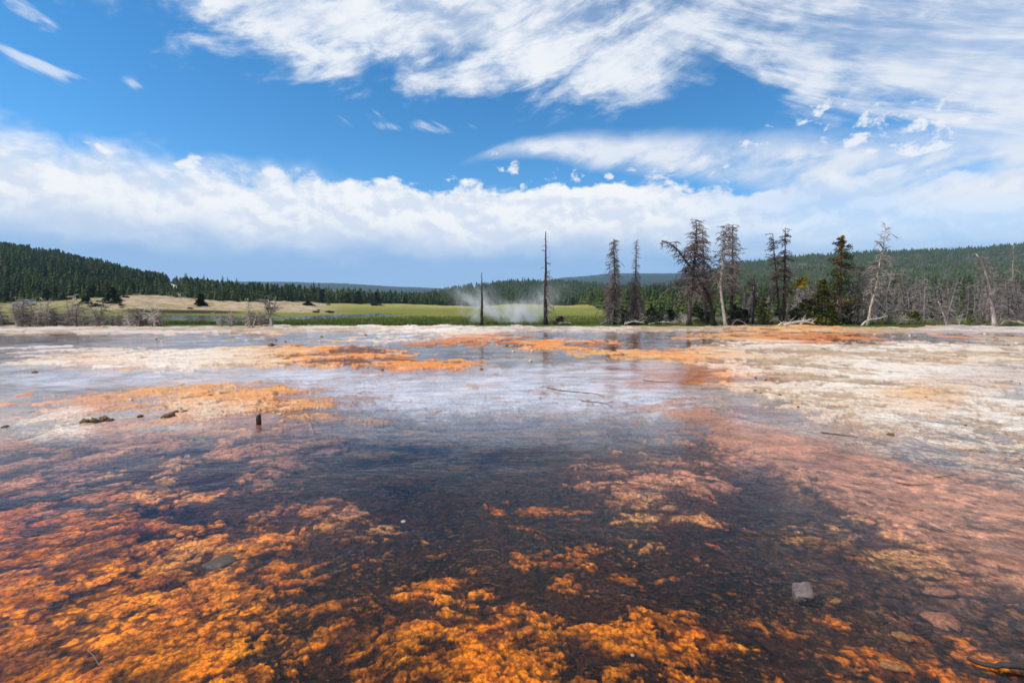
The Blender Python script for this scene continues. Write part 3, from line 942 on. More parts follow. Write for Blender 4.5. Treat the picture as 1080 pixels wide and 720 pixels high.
def build_terrain():
    rads = np.concatenate([np.linspace(34, 75, 90), np.geomspace(75.5, 500, 170), np.geomspace(505, 6500, 110)])
    az_in = np.linspace(-R(52), R(52), 560)
    az_out = np.linspace(R(52), 2 * math.pi - R(52), 82)[1:-1]
    azs = np.concatenate([az_in, az_out])
    rr, aa = np.meshgrid(rads, azs, indexing='ij')
    X = (rr * np.sin(aa)).ravel()
    Y = (rr * np.cos(aa)).ravel()
    Z = terrain(X, Y)
    front = np.cos(aa).ravel() > 0.3
    px = np.where(front, 540 + FOCAL * X / np.maximum(Y, 1), np.where(X > 0, 1400, -300))
    dep = np.where(front, Y, rr.ravel() * 0.6)
    px = np.clip(px, -300, 1400)
    n = fbm(X / 14.0, Y / 14.0, 5)
    nb = fbm(X / 60.0, Y / 60.0 + 9, 5)
    lush = np.array([0.060, 0.090, 0.014])
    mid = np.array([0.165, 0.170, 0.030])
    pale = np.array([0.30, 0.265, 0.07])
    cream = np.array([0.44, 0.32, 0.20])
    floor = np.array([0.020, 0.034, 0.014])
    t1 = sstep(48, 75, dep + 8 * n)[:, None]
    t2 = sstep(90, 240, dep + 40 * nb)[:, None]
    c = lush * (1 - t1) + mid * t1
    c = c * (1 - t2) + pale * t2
    strip = (sstep(0.2, 0.7, fbm(X / 40.0, Y / 7.0, 4)))[:, None]
    c = c * (1 - 0.45 * strip) + lush * 0.45 * strip
    # pale bare slope on the left
    leftbare = (sstep(150, 100, px + 20 * nb) * 0.25 + sstep(90, 130, px + 16 * n) * sstep(365, 320, px + 24 * n)) * sstep(86, 92, dep + 2 * n)
    leftbare = np.clip(leftbare * (1.0 + 0.5 * nb + 0.45 * n), 0, 1)[:, None]
    c = c * (1 - leftbare) + cream * leftbare
    sage = (sstep(-0.1, 0.5, fbm(X / 7.0, Y / 3.0, 5, 0.6)) * leftbare[:, 0])[:, None]
    c = c * (1 - 0.7 * sage) + np.array([0.15, 0.125, 0.07]) * 0.7 * sage
    # cut bank of the stream, overhang shade painted into its dark soil colour
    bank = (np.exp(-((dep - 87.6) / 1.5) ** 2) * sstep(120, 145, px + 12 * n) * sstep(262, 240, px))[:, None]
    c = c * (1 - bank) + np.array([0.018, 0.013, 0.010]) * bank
    # forest floor
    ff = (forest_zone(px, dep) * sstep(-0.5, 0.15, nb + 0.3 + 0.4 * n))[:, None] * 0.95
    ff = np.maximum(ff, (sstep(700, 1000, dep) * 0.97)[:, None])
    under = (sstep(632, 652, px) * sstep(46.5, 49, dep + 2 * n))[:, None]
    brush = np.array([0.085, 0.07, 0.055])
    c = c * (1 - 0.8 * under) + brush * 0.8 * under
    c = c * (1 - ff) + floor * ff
    # burnt grey woods on the right slope
    burnt = (sstep(0.05, 0.6, fbm(X / 90.0, Y / 130.0 + 3, 4)) * sstep(780, 860, px) * sstep(140, 220, dep) * sstep(900, 500, dep))[:, None]
    c = c * (1 - 0.8 * burnt) + np.array([0.13, 0.12, 0.115]) * 0.8 * burnt
    # white scar on the left hill
    scar = (np.exp(-((px - 187 + (dep - 330) * 0.03) / 5.0) ** 2) * sstep(290, 310, dep) * sstep(640, 560, dep))[:, None]
    c = c * (1 - scar) + np.array([0.72, 0.66, 0.58]) * scar
    V = np.stack([X, Y, Z], -1)
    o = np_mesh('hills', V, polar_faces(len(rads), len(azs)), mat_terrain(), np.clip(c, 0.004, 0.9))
    tag(o, 'green meadow rising into wooded hills', 'hills', kind='structure')
    # stream
    rx = (RIVER[:, 0] - 540) / FOCAL * RIVER[:, 1]
    pts = []
    for k in range(len(rx) - 1):
        for s in np.linspace(0, 1, 8, endpoint=False):
            pts.append((rx[k] * (1 - s) + rx[k + 1] * s, RIVER[k, 1] * (1 - s) + RIVER[k + 1, 1] * s))
    pts = np.array(pts)
    d = np.gradient(pts, axis=0)
    d /= np.linalg.norm(d, axis=1)[:, None]
    nrm = np.stack([-d[:, 1], d[:, 0]], -1)
    Lp, Rp = pts + nrm * 5.5, pts - nrm * 5.5
    V = np.concatenate([np.c_[Lp, np.full(len(pts), 0.06)], np.c_[Rp, np.full(len(pts), 0.06)]])
    n_ = len(pts)
    i = np.arange(n_ - 1)
    F = np.stack([i + 1, i + n_ + 1, i + n_, i], -1)
    o = np_mesh('stream', V, F, mat_water('stream_water', 0.5))
    tag(o, 'pale stream winding through the meadow', 'stream', kind='structure')


build_terrain()
#@@TREES

# ------------------------------------------------------------------ materials of trees, wood, stone
def mat_wood(name, dark, light, rough=0.85):
    m, t, out = new_mat(name)
    p = obj_coord(t)
    n = noise(scaled(t, p, (9.0, 9.0, 1.6)), 1.0, 6, 0.65)
    n2 = noise(p, 1.3, 3, 0.5)
    f = clamp01(smooth(0.3, 0.7, n * 0.6 + n2 * 0.4) + (obj_random(t) - 0.5) * 0.3)
    principled(t, out, mixc(f, dark, light), rough, bump(t, n, 0.6, 0.02), 0.2)
    return m


def mat_foliage(name, a, b, c=None):
    m, t, out = new_mat(name)
    p = geo_pos(t)
    n = noise(p, 1.1, 4, 0.6)
    r = obj_random(t)
    col = mixc(smooth(0.32, 0.68, n), a, b)
    if c is not None:
        col = mixc(smooth(0.45, 0.75, noise(p, 0.55, 3, 0.5)) * 0.85, col, c)
    hs = t.nodes.new('ShaderNodeHueSaturation')
    t.links.new((0.48 + r * 0.035).s, hs.inputs['Hue'])
    t.links.new((0.7 + r * 0.6).s, hs.inputs['Value'])
    t.links.new(col.s, hs.inputs['Color'])
    principled(t, out, S(hs.outputs[0]), 0.8, None, 0.15)
    return m


W_CHAR = mat_wood('charred_bark', (0.018, 0.015, 0.014), (0.07, 0.055, 0.048))
W_DARK = mat_wood('dark_bark', (0.035, 0.026, 0.022), (0.12, 0.09, 0.075))
W_BROWN = mat_wood('dry_brown_twigs', (0.075, 0.055, 0.05), (0.24, 0.195, 0.18))
W_GREY = mat_wood('weathered_grey_wood', (0.13, 0.105, 0.09), (0.36, 0.31, 0.28))
W_PALE = mat_wood('bleached_wood', (0.32, 0.26, 0.21), (0.70, 0.62, 0.54))
F_PINE = mat_foliage('pine_needles', (0.018, 0.034, 0.015), (0.042, 0.066, 0.022))
F_YOUNG = mat_foliage('young_needles', (0.055, 0.085, 0.014), (0.17, 0.19, 0.022))
F_RUST = mat_foliage('dying_needles', (0.035, 0.05, 0.016), (0.07, 0.085, 0.02), (0.26, 0.10, 0.025))
F_YELLOW = mat_foliage('yellow_needles', (0.16, 0.15, 0.012), (0.34, 0.28, 0.02))
F_DULL = mat_foliage('dull_dry_needles', (0.035, 0.026, 0.022), (0.085, 0.06, 0.045), (0.11, 0.06, 0.03))


def add3(a, b, s=1.0):
    return (a[0] + b[0] * s, a[1] + b[1] * s, a[2] + b[2] * s)


def poly_at(pts, f):
    """point at share f of a polyline (by index)"""
    x = f * (len(pts) - 1)
    i = min(int(x), len(pts) - 2)
    k = x - i
    return tuple(pts[i][j] * (1 - k) + pts[i + 1][j] * k for j in range(3))


def smooth_line(pts, n=14, wob=0.0, rnd=random):
    P = np.array(pts, float)
    d = np.r_[0, np.cumsum(np.linalg.norm(np.diff(P, axis=0), axis=1))]
    q = np.linspace(0, d[-1], n)
    out = np.stack([np.interp(q, d, P[:, k]) for k in range(3)], -1)
    for _ in range(2):
        out[1:-1] = 0.25 * out[:-2] + 0.5 * out[1:-1] + 0.25 * out[2:]
    if wob:
        for i in range(1, n):
            out[i, 0] += rnd.gauss(0, wob)
            out[i, 1] += rnd.gauss(0, wob)
    return [tuple(p) for p in out]


def grow_branches(mb, trunk, f0, f1, count, len_low, len_top, droop=0.5, up=0.15, twigs=5, r=0.016, twig_len=0.28,
                  rnd=random, side=None, shape='cone', hang=0.6, gap=0.0):
    for i in range(count):
        f = f0 + (f1 - f0) * (i + rnd.random()) / count
        if gap and math.sin(f * 37.0) * 0.5 + 0.5 < gap * rnd.random():
            continue
        g = (f - f0) / max(f1 - f0, 1e-6)
        if shape == 'cone':
            L = len_low * (1 - g) + len_top * g
        else:
            L = len_top + (len_low - len_top) * math.sin(math.pi * min(1, 0.15 + 0.85 * g)) ** 0.8
        L *= rnd.uniform(0.45, 1.15)
        a = rnd.uniform(0, 2 * math.pi) if side is None else side + rnd.gauss(0, 0.7)
        p = poly_at(trunk, f)
        L *= 1.6 * rnd.uniform(.55, 1.25)
        pts = [p]
        el = up + rnd.gauss(0, 0.34)
        droop_i = droop * rnd.uniform(.2, 1.5)
        nseg = 5
        for s in range(nseg):
            step = L / nseg
            el2 = el - droop_i * ((s + 1) / nseg) * 1.6
            a2 = a + rnd.gauss(0, 0.32)
            p = (p[0] + math.cos(a2) * math.cos(el2) * step, p[1] + math.sin(a2) * math.cos(el2) * step, p[2] + math.sin(el2) * step)
            pts.append(p)
        rr = r * 1.75 * (0.6 + 0.8 * L / max(len_low, 0.1))
        mb.tube(pts, [rr * (1 - 0.8 * k / nseg) for k in range(nseg + 1)], 3, False)
        for _ in range(twigs):
            k = rnd.uniform(0.25, 1.0)
            q = poly_at(pts, k)
            l = twig_len * rnd.uniform(0.4, 1.3)
            ta = a + rnd.uniform(-1.3, 1.3)
            te = -hang * rnd.uniform(0.0, 1.6) + 0.25
            q2 = (q[0] + math.cos(ta) * math.cos(te) * l * .55, q[1] + math.sin(ta) * math.cos(te) * l * .55, q[2] + math.sin(te) * l * .55)
            te -= 0.4
            q3 = (q2[0] + math.cos(ta) * math.cos(te) * l * .5, q2[1] + math.sin(ta) * math.cos(te) * l * .5, q2[2] + math.sin(te) * l * .5)
            mb.tube([q, q2, q3], [rr * 0.6, rr * 0.45, rr * 0.2], 3, False)


def clump(mb, c, r, n, rnd=random, flat=0.6, size=0.10):
    """needle tufts: many small triangles"""
    for _ in range(n):
        u, v = rnd.uniform(-1, 1), rnd.uniform(0, 2 * math.pi)
        q = r * rnd.random() ** 0.4
        s = math.sqrt(1 - u * u)
        p = (c[0] + q * s * math.cos(v), c[1] + q * s * math.sin(v), c[2] + q * u * flat)
        a, e = rnd.uniform(0, 6.28), rnd.uniform(-0.8, 0.9)
        l = size * rnd.uniform(0.7, 1.6)
        d = (math.cos(a) * math.cos(e) * l, math.sin(a) * math.cos(e) * l, math.sin(e) * l)
        w = l * 0.33
        n2 = (-math.sin(a) * w, math.cos(a) * w, rnd.uniform(-w, w))
        mb.poly(add3(p, n2), add3(p, d), add3(p, n2, -1))


def local_trunk(pix, depth):
    base = at(pix[0][0], pix[0][1], depth)
    z0 = float(ground_z(base[0], base[1]))
    pts = []
    for q in pix:
        w = at(q[0], q[1], depth)
        dy = q[2] if len(q) > 2 else 0.0
        pts.append((w[0] - base[0], dy, w[2] - base[2]))
    return (base[0], base[1], z0 - 0.06), pts


def ground_z(x, y):
    z = float(terrain(np.array([x]), np.array([y]))[0])
    return z if y > 42.3 else 0.03


def dead_tree(label, pix, depth, r0, r1, mat, twig_mat, sets, group=None, limbs=(), seed=0, name='dead_tree', wob=0.012, flare=1.5, merge=False):
    rnd = random.Random(seed + 100)
    loc, pts = local_trunk(pix, depth)
    root = empty(name, loc)
    tag(root, label, 'dead tree', group)
    line = smooth_line(pts, 16, wob, rnd)
    n = len(line)
    rad = [r0 + (r1 - r0) * (i / (n - 1)) ** 0.9 for i in range(n)]
    rad[0] *= flare
    mb = MB()
    mb.tube(line, rad, 8)
    if merge:
        for st in sets:
            grow_branches(mb, line, rnd=rnd, **st)
        sets = None
    mb.build('trunk', mat, root, True)
    for (lp, a, b, lm) in limbs:
        base = at(pix[0][0], pix[0][1], depth)
        q = []
        for e in lp:
            w = at(e[0], e[1], depth)
            q.append((w[0] - base[0], e[2] if len(e) > 2 else rnd.uniform(-.2, .2), w[2] - base[2]))
        l = smooth_line(q, 9, 0.01, rnd)
        mb = MB()
        mb.tube(l, [a + (b - a) * i / 8 for i in range(9)], 6)
        for _ in range(10):
            k = rnd.uniform(.25, 1)
            s = poly_at(l, k)
            e = (s[0] + rnd.gauss(0, .22), s[1] + rnd.gauss(0, .22), s[2] + rnd.gauss(-.05, .22))
            mb.tube([s, e], [b * 0.9, 0.004], 3, False)
        mb.build('limb', lm or mat, root, True)
    if sets:
        mb = MB()
        for st in sets:
            grow_branches(mb, line, rnd=rnd, **st)
        mb.build('branches', twig_mat, root)
    return root


# ------------------------------------------------------------------ the named dead trees
dead_tree('slim charred pole left of the steam, the shortest bare spar at the meadow edge', [(508, 343), (508.3, 315), (508, 287)], 43.0, .15, .025, W_CHAR, W_CHAR,
          [dict(f0=.25, f1=.97, count=26, len_low=.22, len_top=.12, twigs=0, r=.012)], seed=1, merge=True)
dead_tree('tall charred spar standing alone right of the steam, bare to its pointed top', [(575.5, 343), (575, 310), (575.8, 280), (575.5, 244)], 43.0, .20, .03, W_CHAR, W_GREY,
          [dict(f0=.12, f1=.55, count=34, len_low=.95, len_top=.5, droop=.9, up=-.1, twigs=3, r=.014, side=-.2, hang=.9),
           dict(f0=.2, f1=.98, count=46, len_low=.40, len_top=.22, twigs=1, r=.014, droop=.3)], seed=2)
dead_tree('leftmost tree of the dead grove, a narrow dead conifer with grey drooping tangle',
          [(649, 342), (648.5, 310), (648, 280), (647.5, 251)], 43.5, .17, .03, W_DARK, W_BROWN,
          [dict(f0=.25, f1=1, count=190, len_low=.85, len_top=.28, droop=.9, up=.1, twigs=7, r=.013, twig_len=.32),
           dict(f0=.05, f1=.5, count=90, len_low=1.5, len_top=.8, droop=1.4, up=.35, twigs=7, r=.014, hang=1.0, side=3.3)], seed=3)
dead_tree('thin dead conifer with a bare spike top and bushy brown lower branches', [(669, 342), (669.5, 310), (671, 280), (671, 253)], 44.2, .14, .02, W_DARK, W_BROWN,
          [dict(f0=.05, f1=.55, count=170, len_low=1.25, len_top=.55, droop=1.1, up=.2, twigs=7, r=.014),
           dict(f0=.5, f1=1, count=80, len_low=.42, len_top=.15, droop=.5, twigs=3, r=.012)], seed=4)
dead_tree('thick brown dead tree whose broad drooping crown reaches left', [(726.5, 345), (727.5, 322), (730, 300), (733, 270), (735, 250), (733.5, 233)], 42.6, .22, .03, W_DARK, W_BROWN,
          [dict(f0=.30, f1=.8, count=170, len_low=2.0, len_top=1.0, droop=.8, up=.25, twigs=9, r=.018, twig_len=.36),
           dict(f0=.7, f1=1, count=90, len_low=.9, len_top=.3, droop=.5, up=.3, twigs=6, r=.014)],
          limbs=[([(729, 312), (722, 316), (716, 322)], .05, .02, W_GREY), ([(730, 300), (718, 296), (709, 306)], .05, .02, None)], seed=5)
dead_tree('dark leaning dead tree whose bent top hooks out to the left', [(753, 345), (750.5, 325), (745, 306), (736, 292), (724, 277), (714, 262), (706, 256), (698, 254)], 42.2, .21, .035, W_CHAR, W_DARK,
          [dict(f0=.3, f1=1, count=90, len_low=1.0, len_top=.5, droop=.5, up=.2, twigs=6, r=.015)], seed=6)
dead_tree('upright dead tree with a pointed top behind the leaning dark tree', [(744, 344), (743, 310), (741.5, 275), (741, 242)], 44.5, .18, .03, W_DARK, W_BROWN,
          [dict(f0=.3, f1=1, count=150, len_low=1.5, len_top=.35, droop=.8, up=.2, twigs=8, r=.015)], seed=7)
dead_tree('dead tree with a white barkless lower trunk and a ragged brown crown', [(765, 346), (762.5, 326), (759.5, 308), (760, 290), (763, 272), (765, 252), (766, 238)], 41.8, .15, .03, W_PALE, W_BROWN,
          [dict(f0=.42, f1=1, count=160, len_low=1.2, len_top=.4, droop=.7, up=.3, twigs=7, r=.015)],
          limbs=[([(760, 306), (755, 296), (753, 288)], .05, .02, W_PALE), ([(763, 274), (761, 290), (757, 305)], .045, .02, W_PALE)], seed=8)
dead_tree('dark dead conifer with rusty dry needles just behind the white trunk', [(772, 342), (772, 310), (772.5, 275), (773, 237)], 45.0, .17, .03, W_CHAR, W_BROWN,
          [dict(f0=.3, f1=1, count=200, len_low=1.25, len_top=.35, droop=.8, up=.15, twigs=8, r=.014)], seed=9)
dead_tree('short charred snag standing alone before the grey hillside', [(794, 344), (795, 322), (796, 298)], 43.5, .11, .03, W_CHAR, W_DARK,
          [dict(f0=.5, f1=1, count=16, len_low=.6, len_top=.9, droop=1.2, twigs=4, r=.014)], seed=10, merge=True)
dead_tree('left spire of the sparse dark twin dead conifers', [(823, 344), (821, 315), (817.5, 280), (815, 247)], 43.2, .13, .025, W_CHAR, W_DARK,
          [dict(f0=.3, f1=1, count=170, len_low=.75, len_top=.3, droop=.35, up=.15, twigs=9, r=.016, twig_len=.2, gap=.5)], seed=11)
dead_tree('right and taller spire of the sparse dark twin dead conifers', [(826.5, 344), (827, 315), (828, 280), (828, 241)], 43.6, .15, .025, W_CHAR, W_DARK,
          [dict(f0=.25, f1=1, count=220, len_low=.95, len_top=.3, droop=.35, up=.1, twigs=9, r=.016, twig_len=.22, gap=.5)], seed=12)
dead_tree('bleached crooked dead tree leaning right with a spiky bare top against the sky', [(914, 345), (917, 331), (919, 318), (925, 302), (926, 284), (932, 262), (934, 237)], 42.0, .10, .02, W_PALE, W_GREY,
          [dict(f0=.3, f1=.72, count=80, len_low=1.15, len_top=1.0, droop=.9, up=.3, twigs=7, r=.017),
           dict(f0=.7, f1=1, count=26, len_low=.85, len_top=.2, droop=.5, up=.8, twigs=5, r=.012)],
          limbs=[([(933, 252), (938, 247), (944, 247), (946, 252)], .035, .015, W_GREY), ([(922, 316), (930, 322), (937, 330)], .04, .02, W_PALE),
                 ([(930, 262), (925, 255), (924, 262)], .03, .012, W_GREY)], seed=13)
dead_tree('grey forked dead tree close behind the bleached crooked one', [(925, 345), (929, 330), (933, 318), (938, 302), (940, 288)], 43.5, .11, .03, W_GREY, W_GREY,
          [dict(f0=.3, f1=1, count=50, len_low=.9, len_top=.5, droop=.7, up=.2, twigs=6, r=.015)], seed=14)
dead_tree('pale bushy dead tree right beside the rusty conifer', [(905, 343), (906, 322), (905, 300), (909, 279)], 43.5, .11, .025, W_GREY, W_GREY,
          [dict(f0=.3, f1=1, count=80, len_low=1.0, len_top=.5, droop=.8, up=.35, twigs=7, r=.016)], seed=15)
dead_tree('short white snag leaning left in front of the grey dead stand', [(1000, 342), (996, 328), (990, 313)], 43.0, .10, .03, W_PALE, W_GREY,
          [dict(f0=.3, f1=1, count=26, len_low=.8, len_top=.5, droop=.7, up=.4, twigs=5, r=.014)], seed=16)
dead_tree('curved grey dead tree with white base and left-bent top near right edge', [(1049, 343), (1048, 328), (1045, 312), (1043, 298), (1039, 284), (1037, 274), (1029, 266)], 42.0, .16, .035, W_PALE, W_GREY,
          [dict(f0=.24, f1=.94, count=110, len_low=1.15, len_top=.25, droop=.9, up=.2, twigs=7, r=.014)],
          limbs=[([(1046, 314), (1038, 306), (1036, 312)], .05, .02, W_GREY), ([(1030, 266), (1025, 266), (1023, 270)], .03, .012, W_GREY)], seed=17)
dead_tree('tall thin grey dead pole rising above the stand at the right edge', [(1067, 338), (1068, 300), (1069, 257)], 52.0, .13, .03, W_GREY, W_GREY,
          [dict(f0=.3, f1=1, count=70, len_low=.7, len_top=.25, droop=.5, twigs=4, r=.016)], seed=18)
dead_tree('small white dead tree with a forked top standing by the left meadow', [(286, 348), (285.5, 336), (285, 328), (283, 318)], 40.0, .11, .03, W_PALE, W_GREY,
          [dict(f0=.35, f1=1, count=36, len_low=.75, len_top=.4, droop=.2, up=.6, twigs=6, r=.015)],
          limbs=[([(285.5, 332), (290, 325), (290, 314)], .05, .015, W_GREY), ([(285.5, 334), (280, 327), (279, 316)], .05, .015, W_DARK)], seed=19)
dead_tree('knee-high white stump cluster left of the small forked dead tree', [(263, 349), (263, 342), (262, 337)], 39.5, .10, .05, W_PALE, W_PALE,
          [dict(f0=.1, f1=.9, count=16, len_low=.5, len_top=.3, droop=-.4, up=.8, twigs=2, r=.02)], merge=True,
          limbs=[([(266, 349), (268, 343), (269, 338)], .07, .04, W_PALE)], seed=20)
dead_tree('bleached forked sapling at the right end of the low dead thicket', [(163, 349), (163, 340), (160, 332), (158, 326)], 40.0, .07, .02, W_PALE, W_PALE,
          [dict(f0=.2, f1=1, count=26, len_low=.7, len_top=.4, droop=.3, up=.7, twigs=4, r=.016)],
          limbs=[([(163, 342), (167, 334), (168, 328)], .04, .015, W_PALE)], seed=21)
dead_tree('thin bare grey sapling standing alone on the pale far slope', [(262, 330), (262, 316), (261, 304)], 60.0, .05, .015, W_GREY, W_GREY,
          [dict(f0=.3, f1=1, count=24, len_low=.5, len_top=.2, twigs=3, r=.012)], seed=22)


# ------------------------------------------------------------------ living trees near the flat
def bough_tree(label, cat, name, pix, depth, half_px, crown_mat, trunk_mat, n_clump=60, f0=.1, size=.10, shape=1.0, seed=0, group=None, per=46, ragged=.35):
    rnd = random.Random(seed + 500)
    loc, pts = local_trunk(pix, depth)
    root = tag(empty(name, loc), label, cat, group)
    line = smooth_line(pts, 12, .01, rnd)
    H = pts[-1][2] - pts[0][2]
    w = half_px / FOCAL * depth
    mb = MB()
    mb.tube(line, [max(.012, H * .022 * (1 - .9 * i / 11)) for i in range(12)], 6)
    tb = mb
    if n_clump > 30:
        mb.build('trunk', trunk_mat, root, True)
    mb = MB()
    bb = MB() if n_clump > 30 else tb
    for i in range(n_clump):
        f = f0 + (1 - f0) * ((i + rnd.random()) / n_clump)
        g = (f - f0) / (1 - f0)
        R_ = w * ((1 - g) ** shape * .9 + .1) * rnd.uniform(1 - ragged, 1 + ragged * .6)
        a = rnd.uniform(0, 6.283)
        p = poly_at(line, min(f, .999))
        k = rnd.uniform(.35, 1)
        c = (p[0] + math.cos(a) * R_ * k, p[1] + math.sin(a) * R_ * k, p[2] - R_ * k * .22)
        bb.tube([p, c], [.02, .006], 3, False)
        clump(mb, c, max(.08, R_ * .42), per, rnd, .55, size)
    if bb is not tb:
        bb.build('branches', trunk_mat, root)
    else:
        tb.build('trunk', trunk_mat, root, True)
    mb.build('crown', crown_mat, root)
    return root


bough_tree('tall half-dead conifer with rusty orange and dark green boughs and an open pointed crown', 'conifer', 'conifer_tree',
           [(886, 344), (886, 310), (887, 280), (888, 249)], 43.0, 18, F_RUST, W_DARK, 110, .26, .12, .55, 1)
bough_tree('bushy yellow-green young conifer left of the rusty conifer', 'conifer', 'conifer_tree', [(866, 344), (867, 320), (868, 296)], 43.6, 20, F_YOUNG, W_DARK, 110, .05, .12, .8, 2)
bough_tree('leaning dark stem carrying one bright yellow-green tuft above the bushes', 'conifer', 'leaning_tree', [(827, 340), (833, 318), (839, 301), (847, 288)], 42.8, 8, F_YELLOW, W_DARK, 22, .80, .12, .15, 3)
for k, (px, top, base, hw, mt, lab) in enumerate([
        (851, 316, 344, 13, F_YOUNG, 'round yellow-green bush under the leaning yellow-tufted stem'),
        (806, 318, 343, 10, F_YOUNG, 'olive green bush left of the twin dead spires'),
        (880, 322, 344, 12, F_YOUNG, 'green bush at the foot of the rusty conifer'),
        (897, 318, 344, 10, F_RUST, 'olive brown bush between the rusty conifer and the pale dead tree'),
        (838, 326, 344, 9, F_PINE, 'dark green bush right of the twin dead spires'),
        (774, 321, 342, 6, F_RUST, 'small orange-brown bush behind the white trunk'),
        (783, 326, 343, 9, F_PINE, 'low dark bush left of the short charred snag'),
        (742, 326, 343, 9, F_PINE, 'low dark green bush between the two thick dead trunks'),
        (705, 325, 341, 12, F_PINE, 'dark green thicket bush left of the thick brown dead tree'),
        (688, 322, 341, 11, F_PINE, 'dark rounded bush right of the thin spike-topped dead tree'),
        (659, 326, 341, 8, F_PINE, 'dark bush between the two narrow dead conifers at the meadow end'),
        (963, 330, 344, 9, F_YOUNG, 'low green bush right of the bleached crooked tree'),
        (590, 333, 342, 5, F_DULL, 'small dry dark bush at the foot of the tall charred spar'),
        (1030, 334, 344, 8, F_YOUNG, 'low olive bush left of the curved grey tree')]):
    bough_tree(lab, 'bush', 'bush', [(px, base), (px, (base + top) / 2), (px + .5, top)], 44.0 + (k % 3) * .8, hw * 1.25, mt, W_DARK, 44, .0, .12, .45, 20 + k, per=44)
for k, (px, top, depth, hw, lab) in enumerate([
        (118, 303, 118, 9, 'broad dark conifer standing before the pale slope left of the stream'),
        (212, 311, 112, 5, 'small dark conifer alone on the pale slope above the cut bank'),
        (325, 318, 170, 6, 'low round dark conifer in the right end of the pale slope'),
        (340, 305, 262, 8, 'broad dark conifer at the left end of the far meadow trees'),
        (366, 309, 270, 6, 'mid-sized dark conifer left of the isolated pair on the far meadow'),
        (378, 307, 285, 7, 'dark conifer of the isolated pair, the left one, on the far meadow'),
        (397, 308, 235, 6, 'isolated dark conifer on the far meadow, right of the pair'),
        (427, 313, 330, 3, 'slim dark conifer standing clear of the far meadow forest'),
        (91, 313, 122, 6, 'small dark conifer left of the broad one before the pale slope')]):
    w = at(px, 322, depth)
    z = ground_z(w[0], w[1])
    a, f, u = ray(px, 320)
    base_py = 320 + (CAM_H - z) * FOCAL / depth
    bough_tree(lab, 'conifer', 'conifer_tree', [(px, base_py), (px, (base_py + top) / 2), (px, top)], depth, hw, F_PINE, W_DARK, 46, .06, .30 + depth * .0012, .75, 60 + k, per=34)

# ------------------------------------------------------------------ the forest: single conifers, the rest as one mass
def conifer_mesh(seed, tiers=11):
    rnd = random.Random(seed)
    mb = MB()
    wdt = rnd.uniform(.15, .21)
    for i in range(tiers):
        g = i / tiers
        z = .10 + .86 * g
        R0 = wdt * (1 - g) ** .85 + .012
        n = 9 if g < .6 else 6
        off = rnd.random() * 6
        for k in range(n):
            a = off + 6.283 * k / n + rnd.gauss(0, .18)
            L = R0 * rnd.uniform(.6, 1.2)
            w = L * rnd.uniform(.35, .55) + .008
            dz = -L * rnd.uniform(.25, .65)
            c, s = math.cos(a), math.sin(a)
            zz = z + rnd.gauss(0, .012)
            mid = (c * L * .55, s * L * .55, zz + dz * .35 + .012)
            mb.poly((0, 0, zz + .035), (mid[0] - s * w, mid[1] + c * w, mid[2] - .012), (c * L, s * L, zz + dz))
            mb.poly((0, 0, zz + .035), (c * L, s * L, zz + dz), (mid[0] + s * w, mid[1] - c * w, mid[2] - .012))
    mb.poly((.012, 0, .93), (-.006, .011, .93), (0, 0, 1.0))
    mb.poly((-.006, -.011, .93), (.012, 0, .93), (0, 0, 1.0))
    tb = MB()
    tb.tube([(0, 0, -.04), (0, 0, .3), (0, 0, .94)], [.018, .014, .004], 5)
    return tb.mesh('trunk', W_DARK), mb.mesh('crown', F_PINE)


# scatter
N = 76000
rf = np.random.default_rng(5)
u_ = rf.random(N)
dep = 60 * (1500 / 60.0) ** (u_ ** 0.72)
pxs = rf.uniform(-190, 1270, N)
Xs = (pxs - 540) / FOCAL * dep
# thin out in the distance so that the stand is evenly dense on the ground
dens = np.clip(forest_zone(pxs, dep), 0, 1)
patch = fbm(Xs / 60.0, dep / 60.0 + 9, 5) + 0.3 + 0.4 * fbm(Xs / 14.0, dep / 14.0, 5)
keep = (rf.random(N) < dens) & (patch > -0.25)
area_per_px = dep * dep
keep &= rf.random(N) < np.clip(area_per_px / (300.0 ** 2), 0.12, 1.0)
# the white scar and the pale glades stay open
keep &= ~((np.abs(pxs - 187 + (dep - 330) * 0.03) < 6) & (dep > 300) & (dep < 650))
glade = fbm(pxs / 30.0, np.log(dep) * 9.0, 3)
keep &= ~((pxs > 195) & (pxs < 330) & (dep < 300) & (glade > 0.45))
burn = (fbm(Xs / 90.0, dep / 130.0 + 3, 4) > 0.25) & (pxs > 790) & (dep < 900) & (dep > 90)
keep &= ~(burn & (rf.random(N) < 0.72))
Xs, dep, pxs = Xs[keep], dep[keep], pxs[keep]
Zs = terrain(Xs, dep)
Hs = rf.uniform(3.6, 10.8, len(Xs)) * (1 + 0.18 * fbm(Xs / 25, dep / 25, 3)) * (1 + 0.15 * np.clip((dep - 400) / 600, 0, 1))
Hs = np.where((dep < 240), Hs * 0.72, Hs)
Hs = np.where((pxs > 760) & (dep > 260), Hs * 0.72, Hs)
Hs = np.where((pxs > 620) & (dep < 200), np.minimum(Hs, (1.8 + dep * 0.030) * rf.uniform(.7, 1.1, len(Xs))), Hs)
Hs = np.where((np.abs(pxs - 186) < 11) & (dep < 330), Hs * 0.40, Hs)
ang = Hs / dep
infr = (pxs > -10) & (pxs < 1090)
ang = ang * np.where(dep < 110, 0.75, 1.0)
order = np.argsort(-(ang * infr))
single = order[:280]
rest = np.setdiff1d(np.arange(len(Xs)), single)
PROTO = [conifer_mesh(900 + k) for k in range(6)]
